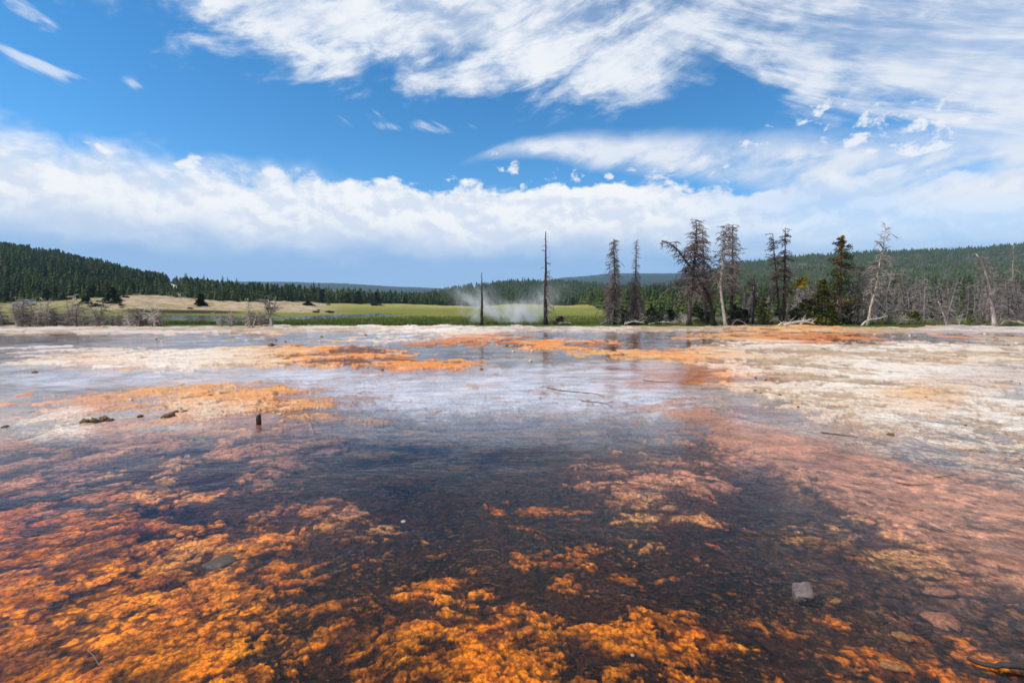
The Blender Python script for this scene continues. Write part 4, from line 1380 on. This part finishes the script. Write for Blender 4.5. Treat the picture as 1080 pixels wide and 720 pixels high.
ZONES = [(-999, 240, 'conifers of the wooded left hillside', 'dark green conifer at the foot of the wooded left hillside'),
         (240, 640, 'conifers behind the far meadow', 'dark green conifer in the forest edge behind the far meadow'),
         (640, 800, 'conifers behind the dead grove', 'green conifer in the forest band behind the tall brown dead trees'),
         (800, 9999, 'conifers on the right slope', 'green conifer on the slope behind the grey dead stand')]
for q, i in enumerate(single):
    tm, cm = PROTO[q % 6]
    o = empty('conifer_tree', (float(Xs[i]), float(dep[i]), float(Zs[i]) - 0.1), float(rf.uniform(0, 6.28)))
    h = float(Hs[i])
    wf = float(rf.uniform(.8, 1.3))
    o.scale = (h * wf, h * wf, h)
    for z in ZONES:
        if z[0] <= pxs[i] < z[1]:
            tag(o, z[3], 'conifer', z[2])
    for me, nm in ((tm, 'trunk'), (cm, 'crown')):
        c = link(bpy.data.objects.new(nm, me))
        c.parent = o


def mat_forest():
    m, t, out = new_mat('distant_needles')
    c = attr(t, 'Deposit')
    n = noise(geo_pos(t), 0.6, 3, 0.6)
    cc = t.nodes.new('ShaderNodeVectorMath')
    cc.operation = 'SCALE'
    t.links.new(c.s, cc.inputs[0])
    t.links.new((0.5 + n).s, cc.inputs['Scale'])
    principled(t, out, S(cc.outputs[0]), 0.85, None, 0.1)
    return m


def build_forest():
    tv, tf = [], []
    rr = np.random.default_rng(3)
    for i in range(5):
        g = i / 5
        z = .08 + .84 * g
        Rr = .20 * (1 - g) ** .9 + .02
        b = len(tv)
        tv.append((0, 0, z + .26 * (1 - g * .5)))
        for k in range(7):
            a = 6.283 * (k + .5 * i) / 7
            q = Rr * (1.25 if k % 2 else .72) * rr.uniform(.85, 1.15)
            tv.append((math.cos(a) * q, math.sin(a) * q, z - .05 * rr.random()))
        for k in range(7):
            tf.append((b, b + 1 + k, b + 1 + (k + 1) % 7))
    tv, tf = np.array(tv), np.array(tf)
    n = len(rest)
    a = rf.uniform(0, 6.28, n)
    h = Hs[rest]
    w = h * rf.uniform(.8, 1.25, n)
    jit = 1 + rf.normal(0, .12, (n, len(tv)))
    x = (tv[None, :, 0] * np.cos(a)[:, None] - tv[None, :, 1] * np.sin(a)[:, None]) * w[:, None] * jit + Xs[rest][:, None]
    y = (tv[None, :, 0] * np.sin(a)[:, None] + tv[None, :, 1] * np.cos(a)[:, None]) * w[:, None] * jit + dep[rest][:, None]
    z = tv[None, :, 2] * h[:, None] + Zs[rest][:, None] - 0.3
    V = np.stack([x, y, z], -1).reshape(-1, 3)
    F = (tf[None] + (np.arange(n) * len(tv))[:, None, None]).reshape(-1, 3)
    base = np.array([0.022, 0.040, 0.018])
    alt = np.array([0.075, 0.095, 0.024])
    tone = np.clip(0.5 + 0.6 * fbm(Xs[rest] / 70, dep[rest] / 70, 3) + rf.normal(0, .30, n), 0, 1)[:, None]
    C = base * (1 - tone) + alt * tone
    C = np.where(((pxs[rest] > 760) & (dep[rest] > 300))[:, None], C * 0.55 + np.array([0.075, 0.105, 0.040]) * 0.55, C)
    grey = ((rf.random(n) < .2) & (pxs[rest] > 780) & (dep[rest] < 800))[:, None]
    C = np.where(grey, np.array([0.12, 0.105, 0.10]), C)
    C = np.repeat(C, len(tv), axis=0)
    o = np_mesh('conifer_forest', V, F, mat_forest(), C, smooth=False)
    tag(o, 'dense far conifer forest covering the hills behind the meadow', 'forest', kind='stuff')


build_forest()

# ------------------------------------------------------------------ grey dead stand on the right
DEADP = []
for k in range(7):
    rnd = random.Random(300 + k)
    mb = MB()
    line = smooth_line([(0, 0, -.1), (rnd.gauss(0, .12), rnd.gauss(0, .12), 2.6), (rnd.gauss(0, .25), rnd.gauss(0, .25), 5.2)], 10, .015, rnd)
    mb.tube(line, [.11 - .095 * i / 9 for i in range(10)], 6)
    bb = MB()
    grow_branches(bb, line, .15, .98, 46, .75, .22, droop=.7, up=.1, twigs=4, r=.016, rnd=rnd, twig_len=.3)
    tmt = W_GREY if k % 3 else W_DARK
    DEADP.append((mb.mesh('trunk', tmt), bb.mesh('branches', W_GREY if k % 2 else W_BROWN)))
rd = random.Random(77)
for k in range(130):
    px = rd.uniform(892, 1092) if k < 112 else rd.uniform(780, 892)
    depth = 46 + 50 * rd.random() ** 1.5
    w = at(px, 330, depth)
    o = empty('dead_tree', (w[0], w[1], ground_z(w[0], w[1]) - .05), rd.uniform(0, 6.28))
    s = rd.uniform(.55, 1.05) * (1 + (depth - 47) / 160)
    o.scale = (s, s, s * rd.uniform(.8, 1.1))
    o.rotation_euler = (rd.gauss(0, .05), rd.gauss(0, .07), rd.uniform(0, 6.28))
    tag(o, 'thin grey dead trunk in the crowded dead stand below the right slope', 'dead tree', 'grey trunks of the dead stand')
    tm, bm_ = DEADP[k % 7]
    for me, nm in ((tm, 'trunk'), (bm_, 'branches')):
        c = link(bpy.data.objects.new(nm, me))
        c.parent = o

# ------------------------------------------------------------------ low dead thicket on the left shore
SAPP = []
for k in range(6):
    rnd = random.Random(700 + k)
    mb, bb = MB(), MB()
    for j in range(rnd.randint(1, 3)):
        a = rnd.uniform(0, 6.28)
        ln = rnd.uniform(.2, .5)
        line = smooth_line([(0, 0, -.05), (math.cos(a) * ln * .4, math.sin(a) * ln * .4, .8), (math.cos(a) * ln, math.sin(a) * ln, rnd.uniform(1.3, 2.1))], 8, .02, rnd)
        mb.tube(line, [.05 - .04 * i / 7 for i in range(8)], 5)
        grow_branches(bb, line, .1, 1, 26, .55, .2, droop=.3, up=.45, twigs=4, r=.012, rnd=rnd, twig_len=.25, hang=.1)
    wm = (W_DARK, W_GREY, W_PALE)[k % 3]
    SAPP.append((mb.mesh('stem', wm), bb.mesh('branches', (W_GREY, W_GREY, W_PALE)[k % 3])))
for k in range(150):
    px = rd.uniform(-15, 172) if k < 52 else rd.uniform(118, 172) if k < 66 else rd.uniform(225, 300) if k < 80 else rd.uniform(225, 300) if k < 86 else rd.uniform(636, 725) if k < 116 else rd.uniform(890, 1085)
    depth = 40.3 + 4.0 * rd.random()
    w = at(px, 345, depth)
    o = empty('dead_sapling', (w[0], w[1], ground_z(w[0], w[1]) - .03), rd.uniform(0, 6.28))
    s = rd.uniform(.55, 1.3) * (1.1 if px < 110 else .65)
    if k >= 86:
        s *= .75
        o.location = (w[0] * (depth + 3) / depth, depth + 3, ground_z(w[0] * (depth + 3) / depth, depth + 3) - .03)
    o.scale = (s, s, s)
    if k < 66:
        tag(o, 'low bare dead sapling in the brittle thicket along the left shore', 'dead sapling', 'dead saplings of the left shore thicket')
    elif k >= 116:
        tag(o, 'low grey dead sapling in the brush at the foot of the right-hand dead stand', 'dead sapling', 'dead saplings before the right-hand stand')
    elif k >= 86:
        tag(o, 'low grey dead sapling in the brush between the brown dead grove and the meadow', 'dead sapling', 'dead saplings under the brown grove')
    else:
        tag(o, 'small bare dead sapling around the white forked tree by the left meadow', 'dead sapling', 'dead saplings around the white forked tree')
    tm, bm_ = SAPP[k % 6]
    for me, nm in ((tm, 'stem'), (bm_, 'branches')):
        c = link(bpy.data.objects.new(nm, me))
        c.parent = o

SAGE = []
for k in range(4):
    rnd = random.Random(810 + k)
    mb = MB()
    for j in range(9):
        a = rnd.uniform(0, 6.28)
        clump(mb, (math.cos(a) * .5, math.sin(a) * .5, .35), .45, 34, rnd, .7, .22)
    SAGE.append(mb.mesh('shrub', F_PINE if k % 2 else F_DULL))
for k in range(46):
    px, depth = rd.choice([rd.uniform(95, 135), rd.uniform(200, 350)]), 92 + 120 * rd.random() ** 1.2
    w = at(px, 322, depth)
    o = link(bpy.data.objects.new('shrub', SAGE[k % 4]))
    o.location = (w[0], w[1], ground_z(w[0], w[1]) - .05)
    sc_ = rd.uniform(.3, .95)
    o.scale = (sc_ * 1.3, sc_ * 1.3, sc_)
    o.rotation_euler = (0, 0, rd.uniform(0, 6.28))
    tag(o, 'small dark shrub dotted with others over the pale slope left of the stream', 'shrub', 'shrubs on the pale slope')

# ------------------------------------------------------------------ fallen wood
def fallen_log(label, pix, depth, r0, r1, mat, group=None, seed=0, spikes=8):
    rnd = random.Random(seed + 40)
    loc, pts = local_trunk(pix, depth)
    root = tag(empty('fallen_log', loc), label, 'fallen log', group)
    q = [(p[0], p[1] + rnd.gauss(0, .15), p[2] + r0 + .06) for p in pts]
    line = smooth_line(q, 12, .015, rnd)
    mb = MB()
    mb.tube(line, [r0 + (r1 - r0) * i / 11 for i in range(12)], 7)
    mb.build('trunk', mat, root, True)
    bb = MB()
    for _ in range(spikes):
        s = poly_at(line, rnd.uniform(.15, 1))
        e = (s[0] + rnd.gauss(0, .25), s[1] + rnd.gauss(0, .25), s[2] + abs(rnd.gauss(.15, .25)))
        bb.tube([s, add3(s, (rnd.gauss(0, .1), 0, .1)), e], [r1 * .8, r1 * .6, .006], 4, False)
    bb.build('branch_stubs', mat, root)
    return root


for k, (lab, pix, dpt, r0, r1, mt) in enumerate([
        ('white arched driftwood log left of the pile under the yellow-green bush', [(819, 345), (826, 342), (834, 343)], 41.5, .10, .05, W_PALE),
        ('thickest white log of the driftwood pile in front of the bushes', [(826, 346), (838, 343), (850, 342), (861, 345)], 41.2, .14, .07, W_PALE),
        ('white log propped steeply on the driftwood pile', [(842, 345), (850, 340), (857, 339)], 41.6, .09, .04, W_PALE),
        ('thin pale pole lying behind the driftwood pile', [(834, 344), (842, 341), (852, 340)], 42.4, .06, .03, W_GREY),
        ('grey fallen branch curving at the foot of the white barkless trunk', [(771, 345), (776, 339), (782, 340), (787, 344)], 42.0, .06, .03, W_GREY),
        ('pale roots and log under the bleached crooked tree', [(908, 347), (916, 341), (926, 340), (936, 337)], 41.2, .09, .04, W_PALE),
        ('grey fallen trunk arching right of the bleached crooked tree', [(946, 344), (953, 339), (960, 338), (967, 342)], 42.2, .08, .04, W_GREY),
        ('long pale log lying left of the curved grey tree', [(1008, 343), (1020, 341), (1034, 338), (1046, 339)], 42.8, .08, .04, W_GREY),
        ('pale arched branch right of the curved grey tree', [(1053, 343), (1060, 337), (1070, 339), (1080, 342)], 42.2, .07, .035, W_PALE),
        ('tangled grey log under the leftmost dead conifer of the grove', [(634, 342), (642, 338), (652, 340)], 43.0, .07, .04, W_GREY),
        ('pale log under the thin spike-topped dead conifer', [(658, 342), (668, 339), (680, 341)], 43.0, .07, .04, W_PALE),
        ('pale fallen pole between the spike-topped tree and the thick brown tree', [(684, 343), (698, 341), (714, 342)], 43.0, .06, .035, W_PALE),
        ('short white branch lying on the flat right of the tall charred spar', [(588, 343), (596, 341), (603, 342)], 43.0, .05, .03, W_PALE)]):
    fallen_log(lab, pix, dpt, r0, r1, mt, seed=k)


# ------------------------------------------------------------------ grass along the far shore
def build_grass():
    rg = np.random.default_rng(21)
    n = 60000
    px = rg.uniform(-30, 1110, n)
    dep_ = 43.2 + 26 * rg.random(n) ** 1.7
    right = px > 640
    dep_ = np.where(right, 43.0 + 4.5 * rg.random(n), dep_)
    X = (px - 540) / FOCAL * dep_
    cl = fbm(X / 3.0, dep_ / 3.0, 3)
    keep = ~((px > 135) & (px < 300) & (dep_ > 50)) & (cl + rg.normal(0, .3, n) > np.where(right, .1, -.35)) & (river_mask(px, dep_) < .2)
    px, dep_, X, cl, right = px[keep], dep_[keep], X[keep], cl[keep], right[keep]
    n = len(X)
    Z = terrain(X, dep_)
    h = rg.uniform(.12, .38, n) * np.where(right, 1.1, 1.0)
    a = rg.uniform(0, 6.28, n)
    w = rg.uniform(.012, .03, n)
    lean = rg.normal(0, .25, (n, 2)) * h[:, None]
    b0 = np.stack([X - np.cos(a) * w, dep_ - np.sin(a) * w, Z - .03], -1)
    b1 = np.stack([X + np.cos(a) * w, dep_ + np.sin(a) * w, Z - .03], -1)
    tp = np.stack([X + lean[:, 0], dep_ + lean[:, 1], Z + h], -1)
    V = np.stack([b0, b1, tp], 1).reshape(-1, 3)
    F = np.arange(n * 3).reshape(-1, 3)
    lush, dry = np.array([.060, .088, .014]), np.array([.24, .22, .06])
    t = np.clip(.25 + .4 * cl + rg.normal(0, .15, n) + .35 * right, 0, 1)[:, None]
    C = np.repeat(lush * (1 - t) + dry * t, 3, axis=0)
    o = np_mesh('grass', V, F, mat_forest(), C, smooth=False)
    tag(o, 'green and straw-coloured sedge along the far shore', 'grass', kind='stuff')


build_grass()


# ------------------------------------------------------------------ stones, clods, sticks
def mat_stone(name, a, b, rough=0.6, sc=12.0):
    m, t, out = new_mat(name)
    p = obj_coord(t)
    n = noise(p, sc, 7, 0.65)
    n2 = noise(p, sc * 4, 4, 0.6)
    principled(t, out, mixc(smooth(0.35, 0.65, n * .7 + n2 * .3), a, b), rough, bump(t, n + n2 * .4, 0.7, 0.01), 0.4)
    return m


ST_SLATE = mat_stone('grey_slab', (0.085, 0.060, 0.056), (0.18, 0.130, 0.120), .4, 1.2)
ST_DARK = mat_stone('dark_crust', (0.02, 0.012, 0.006), (0.30, 0.16, 0.06), .7, 5)
ST_RED = mat_stone('reddish_stone', (0.12, 0.04, 0.02), (0.46, 0.18, 0.09), .6, 4)
ST_YEL = mat_stone('yellow_crust', (0.12, 0.045, 0.01), (0.56, 0.24, 0.05), .6, 4)
ST_PALE = mat_stone('pale_crust', (0.55, 0.42, 0.30), (0.80, 0.68, 0.55), .7, 14)


def stone_mesh(name, mat, seed, flat=.6, rough=.3, sub=3, boxy=0.0):
    import bmesh
    bm = bmesh.new()
    bmesh.ops.create_icosphere(bm, subdivisions=sub, radius=1.0)
    rnd = random.Random(seed)
    ox, oy = rnd.uniform(0, 90), rnd.uniform(0, 90)
    co = np.array([v.co[:] for v in bm.verts])
    if boxy:
        m_ = np.max(np.abs(co) / np.array([1, 1, 1]), axis=1)[:, None]
        co = co * (1 - boxy) + (co / m_) * boxy * .85
    d = fbm(co[:, 0] * 1.1 + ox + co[:, 2] * .9, co[:, 1] * 1.1 + oy - co[:, 2] * .7, 4, .55)
    co = co * (1 + rough * d)[:, None]
    co[:, 2] *= flat
    for v, c in zip(bm.verts, co):
        v.co = c
    me = bpy.data.meshes.new(name)
    bm.to_mesh(me)
    bm.free()
    me.materials.append(mat)
    me.polygons.foreach_set('use_smooth', [True] * len(me.polygons))
    return me


def put_stone(name, label, cat, mat, px, py, wpx, z=0.0, flat=.6, rough=.3, seed=0, rot=(0, 0, 0), stretch=(1, 1, 1), boxy=0.0, group=None, mesh=None):
    x, y, _ = on_flat(px, py, 0.0)
    d = math.hypot(x, y)
    r = wpx / FOCAL * y / 2
    me = mesh or stone_mesh(name, mat, seed, flat, rough, 3, boxy)
    o = link(bpy.data.objects.new(name, me))
    o.location = (x, y, z)
    o.scale = (r * stretch[0], r * stretch[1], r * stretch[2])
    o.rotation_euler = rot
    tag(o, label, cat, group)
    return o


put_stone('stone_slab', 'tilted grey flat-topped stone slab half out of the shallow water at lower right', 'stone', ST_SLATE, 846, 624, 26, .002, .5, .24, 1,
          (R(16), R(-12), R(-24)), (.80, 1.0, .8), .7)
put_stone('stone', 'reddish rounded stone just under the water near the lower right corner', 'stone', ST_RED, 997, 648, 34, -.045, .4, .5, 2, (0, 0, .3))
put_stone('stone', 'long flat salmon stone breaking the water above the reddish rounded one', 'stone', ST_RED, 992, 621, 34, -.025, .22, .35, 3, (0, 0, -.1), (1, .45, 1))
put_stone('stone', 'oval tan-orange stone near the bottom edge, below and right of the grey slab', 'stone', ST_YEL, 943, 696, 27, -.04, .3, .3, 4, (0, 0, -.35), (1, .5, 1))
put_stone('stone', 'small bright yellow stone right of the grey slab', 'stone', ST_YEL, 953, 664, 20, -.042, .3, .6, 5, (0, 0, -.3), (1, .6, 1))
put_stone('stone', 'tiny yellow chip beside the grey slab\'s right foot', 'stone', ST_YEL, 882, 631, 14, -.02, .3, .3, 6, (0, 0, .2), (1, .5, 1))
put_stone('stone', 'dark grey round stone lying among the orange mats at lower left', 'stone', mat_stone('wet_dark_stone', (.05, .03, .015), (.15, .10, .05), .4, 4), 233, 588, 30, -.045, .3, .5, 7, (0, 0, .2), (1, .8, 1))
put_stone('stone', 'pebble in the dark channel near the bottom centre, its white glint put into the colour', 'stone', ST_PALE, 667, 687, 4, -.02, .5, .3, 8)  # pale stone colour paints the white glint of a dark spot
put_stone('stone', 'small pale chip floating in the blue water left of centre', 'stone', ST_PALE, 425, 549, 5, -.006, .4, .3, 9)
for k, (px, py, w, st, lab) in enumerate([
        (91, 444, 11, 1.5, 'dark brown crust lump, the leftmost of the row on the left shallows'),
        (100, 443, 12, 1.2, 'ochre-brown crust lump, second of the row on the left shallows'),
        (110, 441, 12, 1.3, 'tallest ochre crust lump at the right of the row on the left shallows'),
        (116, 442, 8, 1.0, 'small brown lump at the right tip of the row on the left shallows'),
        (172, 439, 8, .8, 'flat dark lump left in the short dark row under the orange bar'),
        (178, 437.5, 13, 1.1, 'biggest dark lump of the short row under the orange bar'),
        (185, 434, 9, 1.0, 'dark brown lump right of the biggest in the short row'),
        (195, 433, 9, .7, 'flat brown lump at the right end of the short row'),
        (148, 438, 7, .8, 'single tiny dark clod between the two lump rows'),
        (221, 417, 9, .9, 'single dark clod on top of the orange bar at left'),
        (37, 392, 6, .9, 'single dark clod in the far left pool'),
        (285, 364, 12, .8, 'dark clod below the small white forked dead tree'),
        (5, 449, 9, .7, 'dark clod at the left edge of the picture'),
        (303, 379, 14, .7, 'dark crumb on the orange far bar, left part'),
        (136, 421, 9, .5, 'pale flat chip in the left pool'),
        (860, 411, 7, .9, 'brown clod in the middle of the pale right crust'),
        (939, 457, 9, .7, 'dark clod at the near edge of the pale right crust'),
        (796, 411, 6, .9, 'ochre clod at the left edge of the pale right crust'),
        (976, 419, 12, .6, 'dark crumb left of the orange patch on the right crust')]):
    put_stone('crust_lump', lab, 'crust lump', ST_PALE if 'pale' in lab[:5] else ST_DARK, px, py + (w * .1), w * .78, .0, .6, .75, 50 + k, (0, 0, k * 1.3), (1, .8, st))
CL = [stone_mesh('clod', (ST_DARK, ST_PALE, ST_YEL)[k % 3], 600 + k, .7, .45, 2) for k in range(6)]
rk = random.Random(9)
for k in range(90):
    px, py = rk.uniform(770, 1080), 352 + 100 * rk.random() ** 1.3
    if py > 395 + (px - 770) * .25 + 20:
        continue
    put_stone('clod', 'tiny clod strewn with many others over the pale right crust', 'clod', None, px, py, rk.uniform(1.5, 3.6), .01, mesh=CL[k % 6], rot=(0, 0, k), stretch=(1, .9, .9),
              group='clods strewn over the right crust')
for k in range(36):
    px, py = rk.choice([rk.uniform(330, 450), rk.uniform(480, 680), rk.uniform(80, 330)]), rk.uniform(353, 390)
    put_stone('clod', 'tiny clod strewn with many others over the far bars left and centre', 'clod', None, px, py, rk.uniform(1.8, 4.2), .005, mesh=CL[k % 6], rot=(0, 0, k), stretch=(1, .9, .8),
              group='clods strewn over the far bars')

# short post stump in the shallows
x, y, _ = on_flat(273, 446, 0)
mb = MB()
for k in range(5):
    a = k * 1.3
    mb.tube([(math.cos(a) * .02, math.sin(a) * .02, -.1), (math.cos(a) * .022, math.sin(a) * .022, .08), (math.cos(a) * .028 + .004, math.sin(a) * .026, .155 + .02 * math.sin(k * 2.1))],
            [.034, .032, .02], 6)
o = mb.build('wooden_stump', W_CHAR, None, True)
o.location = (x, y, 0)
o.scale = (.75, .75, .85)
tag(o, 'short dark wooden stump upright in the left shallows', 'stump')


def stick(label, pix, r, mat, z=.005, name='stick'):
    P = [on_flat(p[0], p[1], 0) for p in pix]
    base = P[0]
    q = [(p[0] - base[0], p[1] - base[1], z + (pp[2] if len(pp) > 2 else 0)) for p, pp in zip(P, pix)]
    mb = MB()
    l = smooth_line(q, 16, r * .25)
    mb.tube(l, [r * (1 - .6 * i / 15) for i in range(16)], 6)
    o = mb.build(name, mat, None, True)
    o.location = (base[0], base[1], 0)
    tag(o, label, 'stick')


stick('dark twisted stick at the lower right corner', [(1090, 708, .03), (1068, 706, .02), (1052, 704, .01), (1036, 701, 0), (1020, 696, .005)], .022, W_CHAR)
stick('long thin dark stick lying across the centre shallows', [(577, 409), (592, 412), (612, 414), (630, 415), (637, 419)], 0.0121, W_DARK)
stick('short dark twig right below the long centre stick', [(613, 423), (628, 424), (640, 426), (646, 430)], 0.0088, W_DARK)
stick('thin dark twig in the far shallows right of centre', [(678, 401), (692, 402.5), (708, 403)], 0.0110, W_DARK)
stick('dark twig on the pale blue shallows at the right', [(866, 456), (880, 458), (905, 461)], 0.0077, W_CHAR)
stick('short dark twig in the pink shallows at right', [(985, 504), (998, 502), (1006, 501)], 0.0044, W_CHAR)
stick('longer dark twig left of the short one in the pink shallows', [(945, 509), (962, 512), (986, 510)], 0.0050, W_CHAR)
stick('pale straw stalk on the pink shallows', [(980, 551), (988, 556), (1002, 562)], .003, W_PALE)
stick('thin grey stalk lying in the dark hole of the left mats', [(28, 643), (45, 640), (63, 638)], .002, W_GREY, -.005)
stick('pale curled root fibre on the orange mats at lower left', [(92, 684), (99, 690), (104, 700), (112, 704)], .002, W_GREY, -.005)


# ------------------------------------------------------------------ parked car by the left forest
def build_car():
    m, t, out = new_mat('white_car_paint')
    n = noise(obj_coord(t), 3.0, 4, .5)
    principled(t, out, mixc(n * .4, (.50, .50, .52), (.36, .36, .38)), .3, None, .5)
    paint = m
    m, t, out = new_mat('car_glass')
    n = noise(obj_coord(t), 2.0, 2, .5)
    principled(t, out, mixc(n, (.02, .025, .03), (.035, .04, .05)), .08, None, .6)
    glass = m
    m, t, out = new_mat('tyre_rubber')
    n = noise(obj_coord(t), 20.0, 3, .5)
    principled(t, out, mixc(n, (.015, .015, .015), (.04, .038, .035)), .8)
    rubber = m
    m, t, out = new_mat('wheel_metal')
    n = noise(obj_coord(t), 9.0, 3, .5)
    principled(t, out, mixc(n, (.3, .3, .3), (.5, .5, .5)), .4)
    metal = m
    d = 130.0
    w = at(26, 322, d)
    root = tag(empty('parked_car', (w[0], w[1], ground_z(w[0], w[1]) + .02), R(4)), 'white car parked in front of the forest on the far left', 'car')
    prof = [(-2.35, .45), (-2.4, .85), (-2.2, 1.0), (-1.15, 1.08), (-.55, 1.62), (.2, 1.70), (1.55, 1.66), (2.15, 1.10), (2.4, 1.0), (2.42, .5), (2.3, .38), (-2.2, .36)]
    mb = MB()
    hw = .92
    rings = []
    for sgn, ins in ((-1, .10), (-1, 0), (1, 0), (1, .10)):
        ring = []
        for (x_, z_) in prof:
            tap = (1 - .16 * max(0, (z_ - 1.0) / .7))
            k = 1 - ins * .25
            ring.append((x_ * k, sgn * (hw - ins * .6) * tap if ins == 0 else sgn * hw * tap, (z_ - .9) * k + .9))
        rings.append(ring)
    order_ = [rings[0], rings[1], rings[2], rings[3]]
    # side rings: outer faces slightly smaller than the inner shoulder rings
    for ring in order_:
        mb.v.extend(ring)
    n_ = len(prof)
    for i in range(3):
        for k in range(n_):
            k2 = (k + 1) % n_
            mb.f.append((i * n_ + k, i * n_ + k2, (i + 1) * n_ + k2, (i + 1) * n_ + k))
    mb.f.append(tuple(range(n_)))
    mb.f.append(tuple(3 * n_ + k for k in range(n_))[::-1])
    mb.build('body', paint, root)
    for sgn in (-1, 1):
        for quad in (((-.95, 1.12), (-.5, 1.54), (.12, 1.58), (.12, 1.12)), ((.22, 1.12), (.22, 1.58), (1.0, 1.56), (1.0, 1.12)), ((1.1, 1.12), (1.1, 1.55), (1.48, 1.53), (1.85, 1.14))):
            g = MB()
            p = [(x_, sgn * (hw * (1 - .16 * max(0, (z_ - 1.0) / .7)) + .012), z_) for x_, z_ in quad]
            q = [(a_[0], a_[1] - sgn * .03, a_[2]) for a_ in p]
            g.poly(*p)
            for k in range(4):
                g.poly(p[k], p[(k + 1) % 4], q[(k + 1) % 4], q[k])
            g.build('window', glass, root)
        for x_ in (-1.5, 1.5):
            tb = MB()
            tb.tube([(x_, sgn * .70, .36), (x_, sgn * .95, .36)], [.36, .36], 18)
            ty = tb.build('wheel', rubber, root)
            rb = MB()
            rb.tube([(x_, sgn * .93, .36), (x_, sgn * .965, .36)], [.2, .19], 14)
            rb.build('rim', metal, ty)
        hb = MB()
        hb.box((-2.37, sgn * .62, .82), (.08, .34, .16))
        hb.build('headlight', metal, root)
    for (x0, z0, x1, z1) in ((-1.12, 1.10, -.58, 1.59), (2.12, 1.14, 1.60, 1.61)):
        g = MB()
        sx_ = -.02 if x0 < 0 else .02
        g.poly((x0 + sx_, -.78, z0 + .02), (x0 + sx_, .78, z0 + .02), (x1 + sx_, .70, z1 + .02), (x1 + sx_, -.70, z1 + .02))
        g.poly((x0 - sx_, -.78, z0 - .01), (x1 - sx_, -.70, z1 - .01), (x1 - sx_, .70, z1 - .01), (x0 - sx_, .78, z0 - .01))
        g.build('windscreen', glass, root)


build_car()


# ------------------------------------------------------------------ steam and haze
def build_steam():
    m, t, out = new_mat('steam_vapour')
    p = geo_pos(t)
    sep = t.nodes.new('ShaderNodeSeparateXYZ')
    t.links.new(p.s, sep.inputs[0])
    x_, y_, z_ = (S(sep.outputs[i]) for i in range(3))
    cx, cy, _ = at(546, 343, 45.5)
    wob = noise(p, 0.45, 2, .5)
    n = noise(vec(x_ * 0.9 + z_ * 0.35, y_, z_ * 0.55), 1.0, 5, .62, .6)

    def plume(px, spread0, spread1, lean, top, amp):
        w = at(px, 343, 45.5)
        X = x_ - w[0] - lean * z_ - (wob - 0.5) * z_ * 0.9
        Y = y_ - w[1]
        s = spread0 + spread1 * z_
        g = S._m('EXPONENT', ((X / s) ** 2.0 + (Y / (s * 0.8 + .3)) ** 2.0) * -1.0)
        fade = 1.0 - smooth(0.0, top, z_)
        return g * fade * amp
    d = plume(546, .85, .30, -.10, 2.6, 1.3) + plume(556, .6, .34, .55, 4.3, .50) + plume(534, .55, .36, -1.0, 4.3, .55) + plume(504, .5, .32, -.35, 3.4, .40)
    d = d * smooth(.43, .66, n) * smooth(-.02, .12, z_)
    v = t.nodes.new('ShaderNodeVolumePrincipled')
    v.inputs['Color'].default_value = (.97, .97, .98, 1)
    v.inputs['Anisotropy'].default_value = 0.3
    t.links.new((d * 3.2).s, v.inputs['Density'])
    t.links.new(v.outputs[0], out.inputs['Volume'])
    mb = MB()
    mb.box((cx - .5, 45.5, 2.2), (15.0, 5.6, 4.5))
    o = mb.build('steam', m)
    tag(o, 'white steam rising from a hot vent between the two charred spars', 'steam', kind='stuff')


def build_haze():
    m, t, out = new_mat('blue_air')
    v = t.nodes.new('ShaderNodeVolumePrincipled')
    v.inputs['Color'].default_value = (.42, .68, 1.0, 1)
    v.inputs['Density'].default_value = HAZE
    t.links.new(v.outputs[0], out.inputs['Volume'])
    mb = MB()
    mb.box((0, 0, 198), (14000, 14000, 404))
    o = mb.build('haze', m)
    tag(o, 'thin blue air that fades the far hills', 'haze', kind='stuff')


HAZE = 0.00010
build_steam()
build_haze()
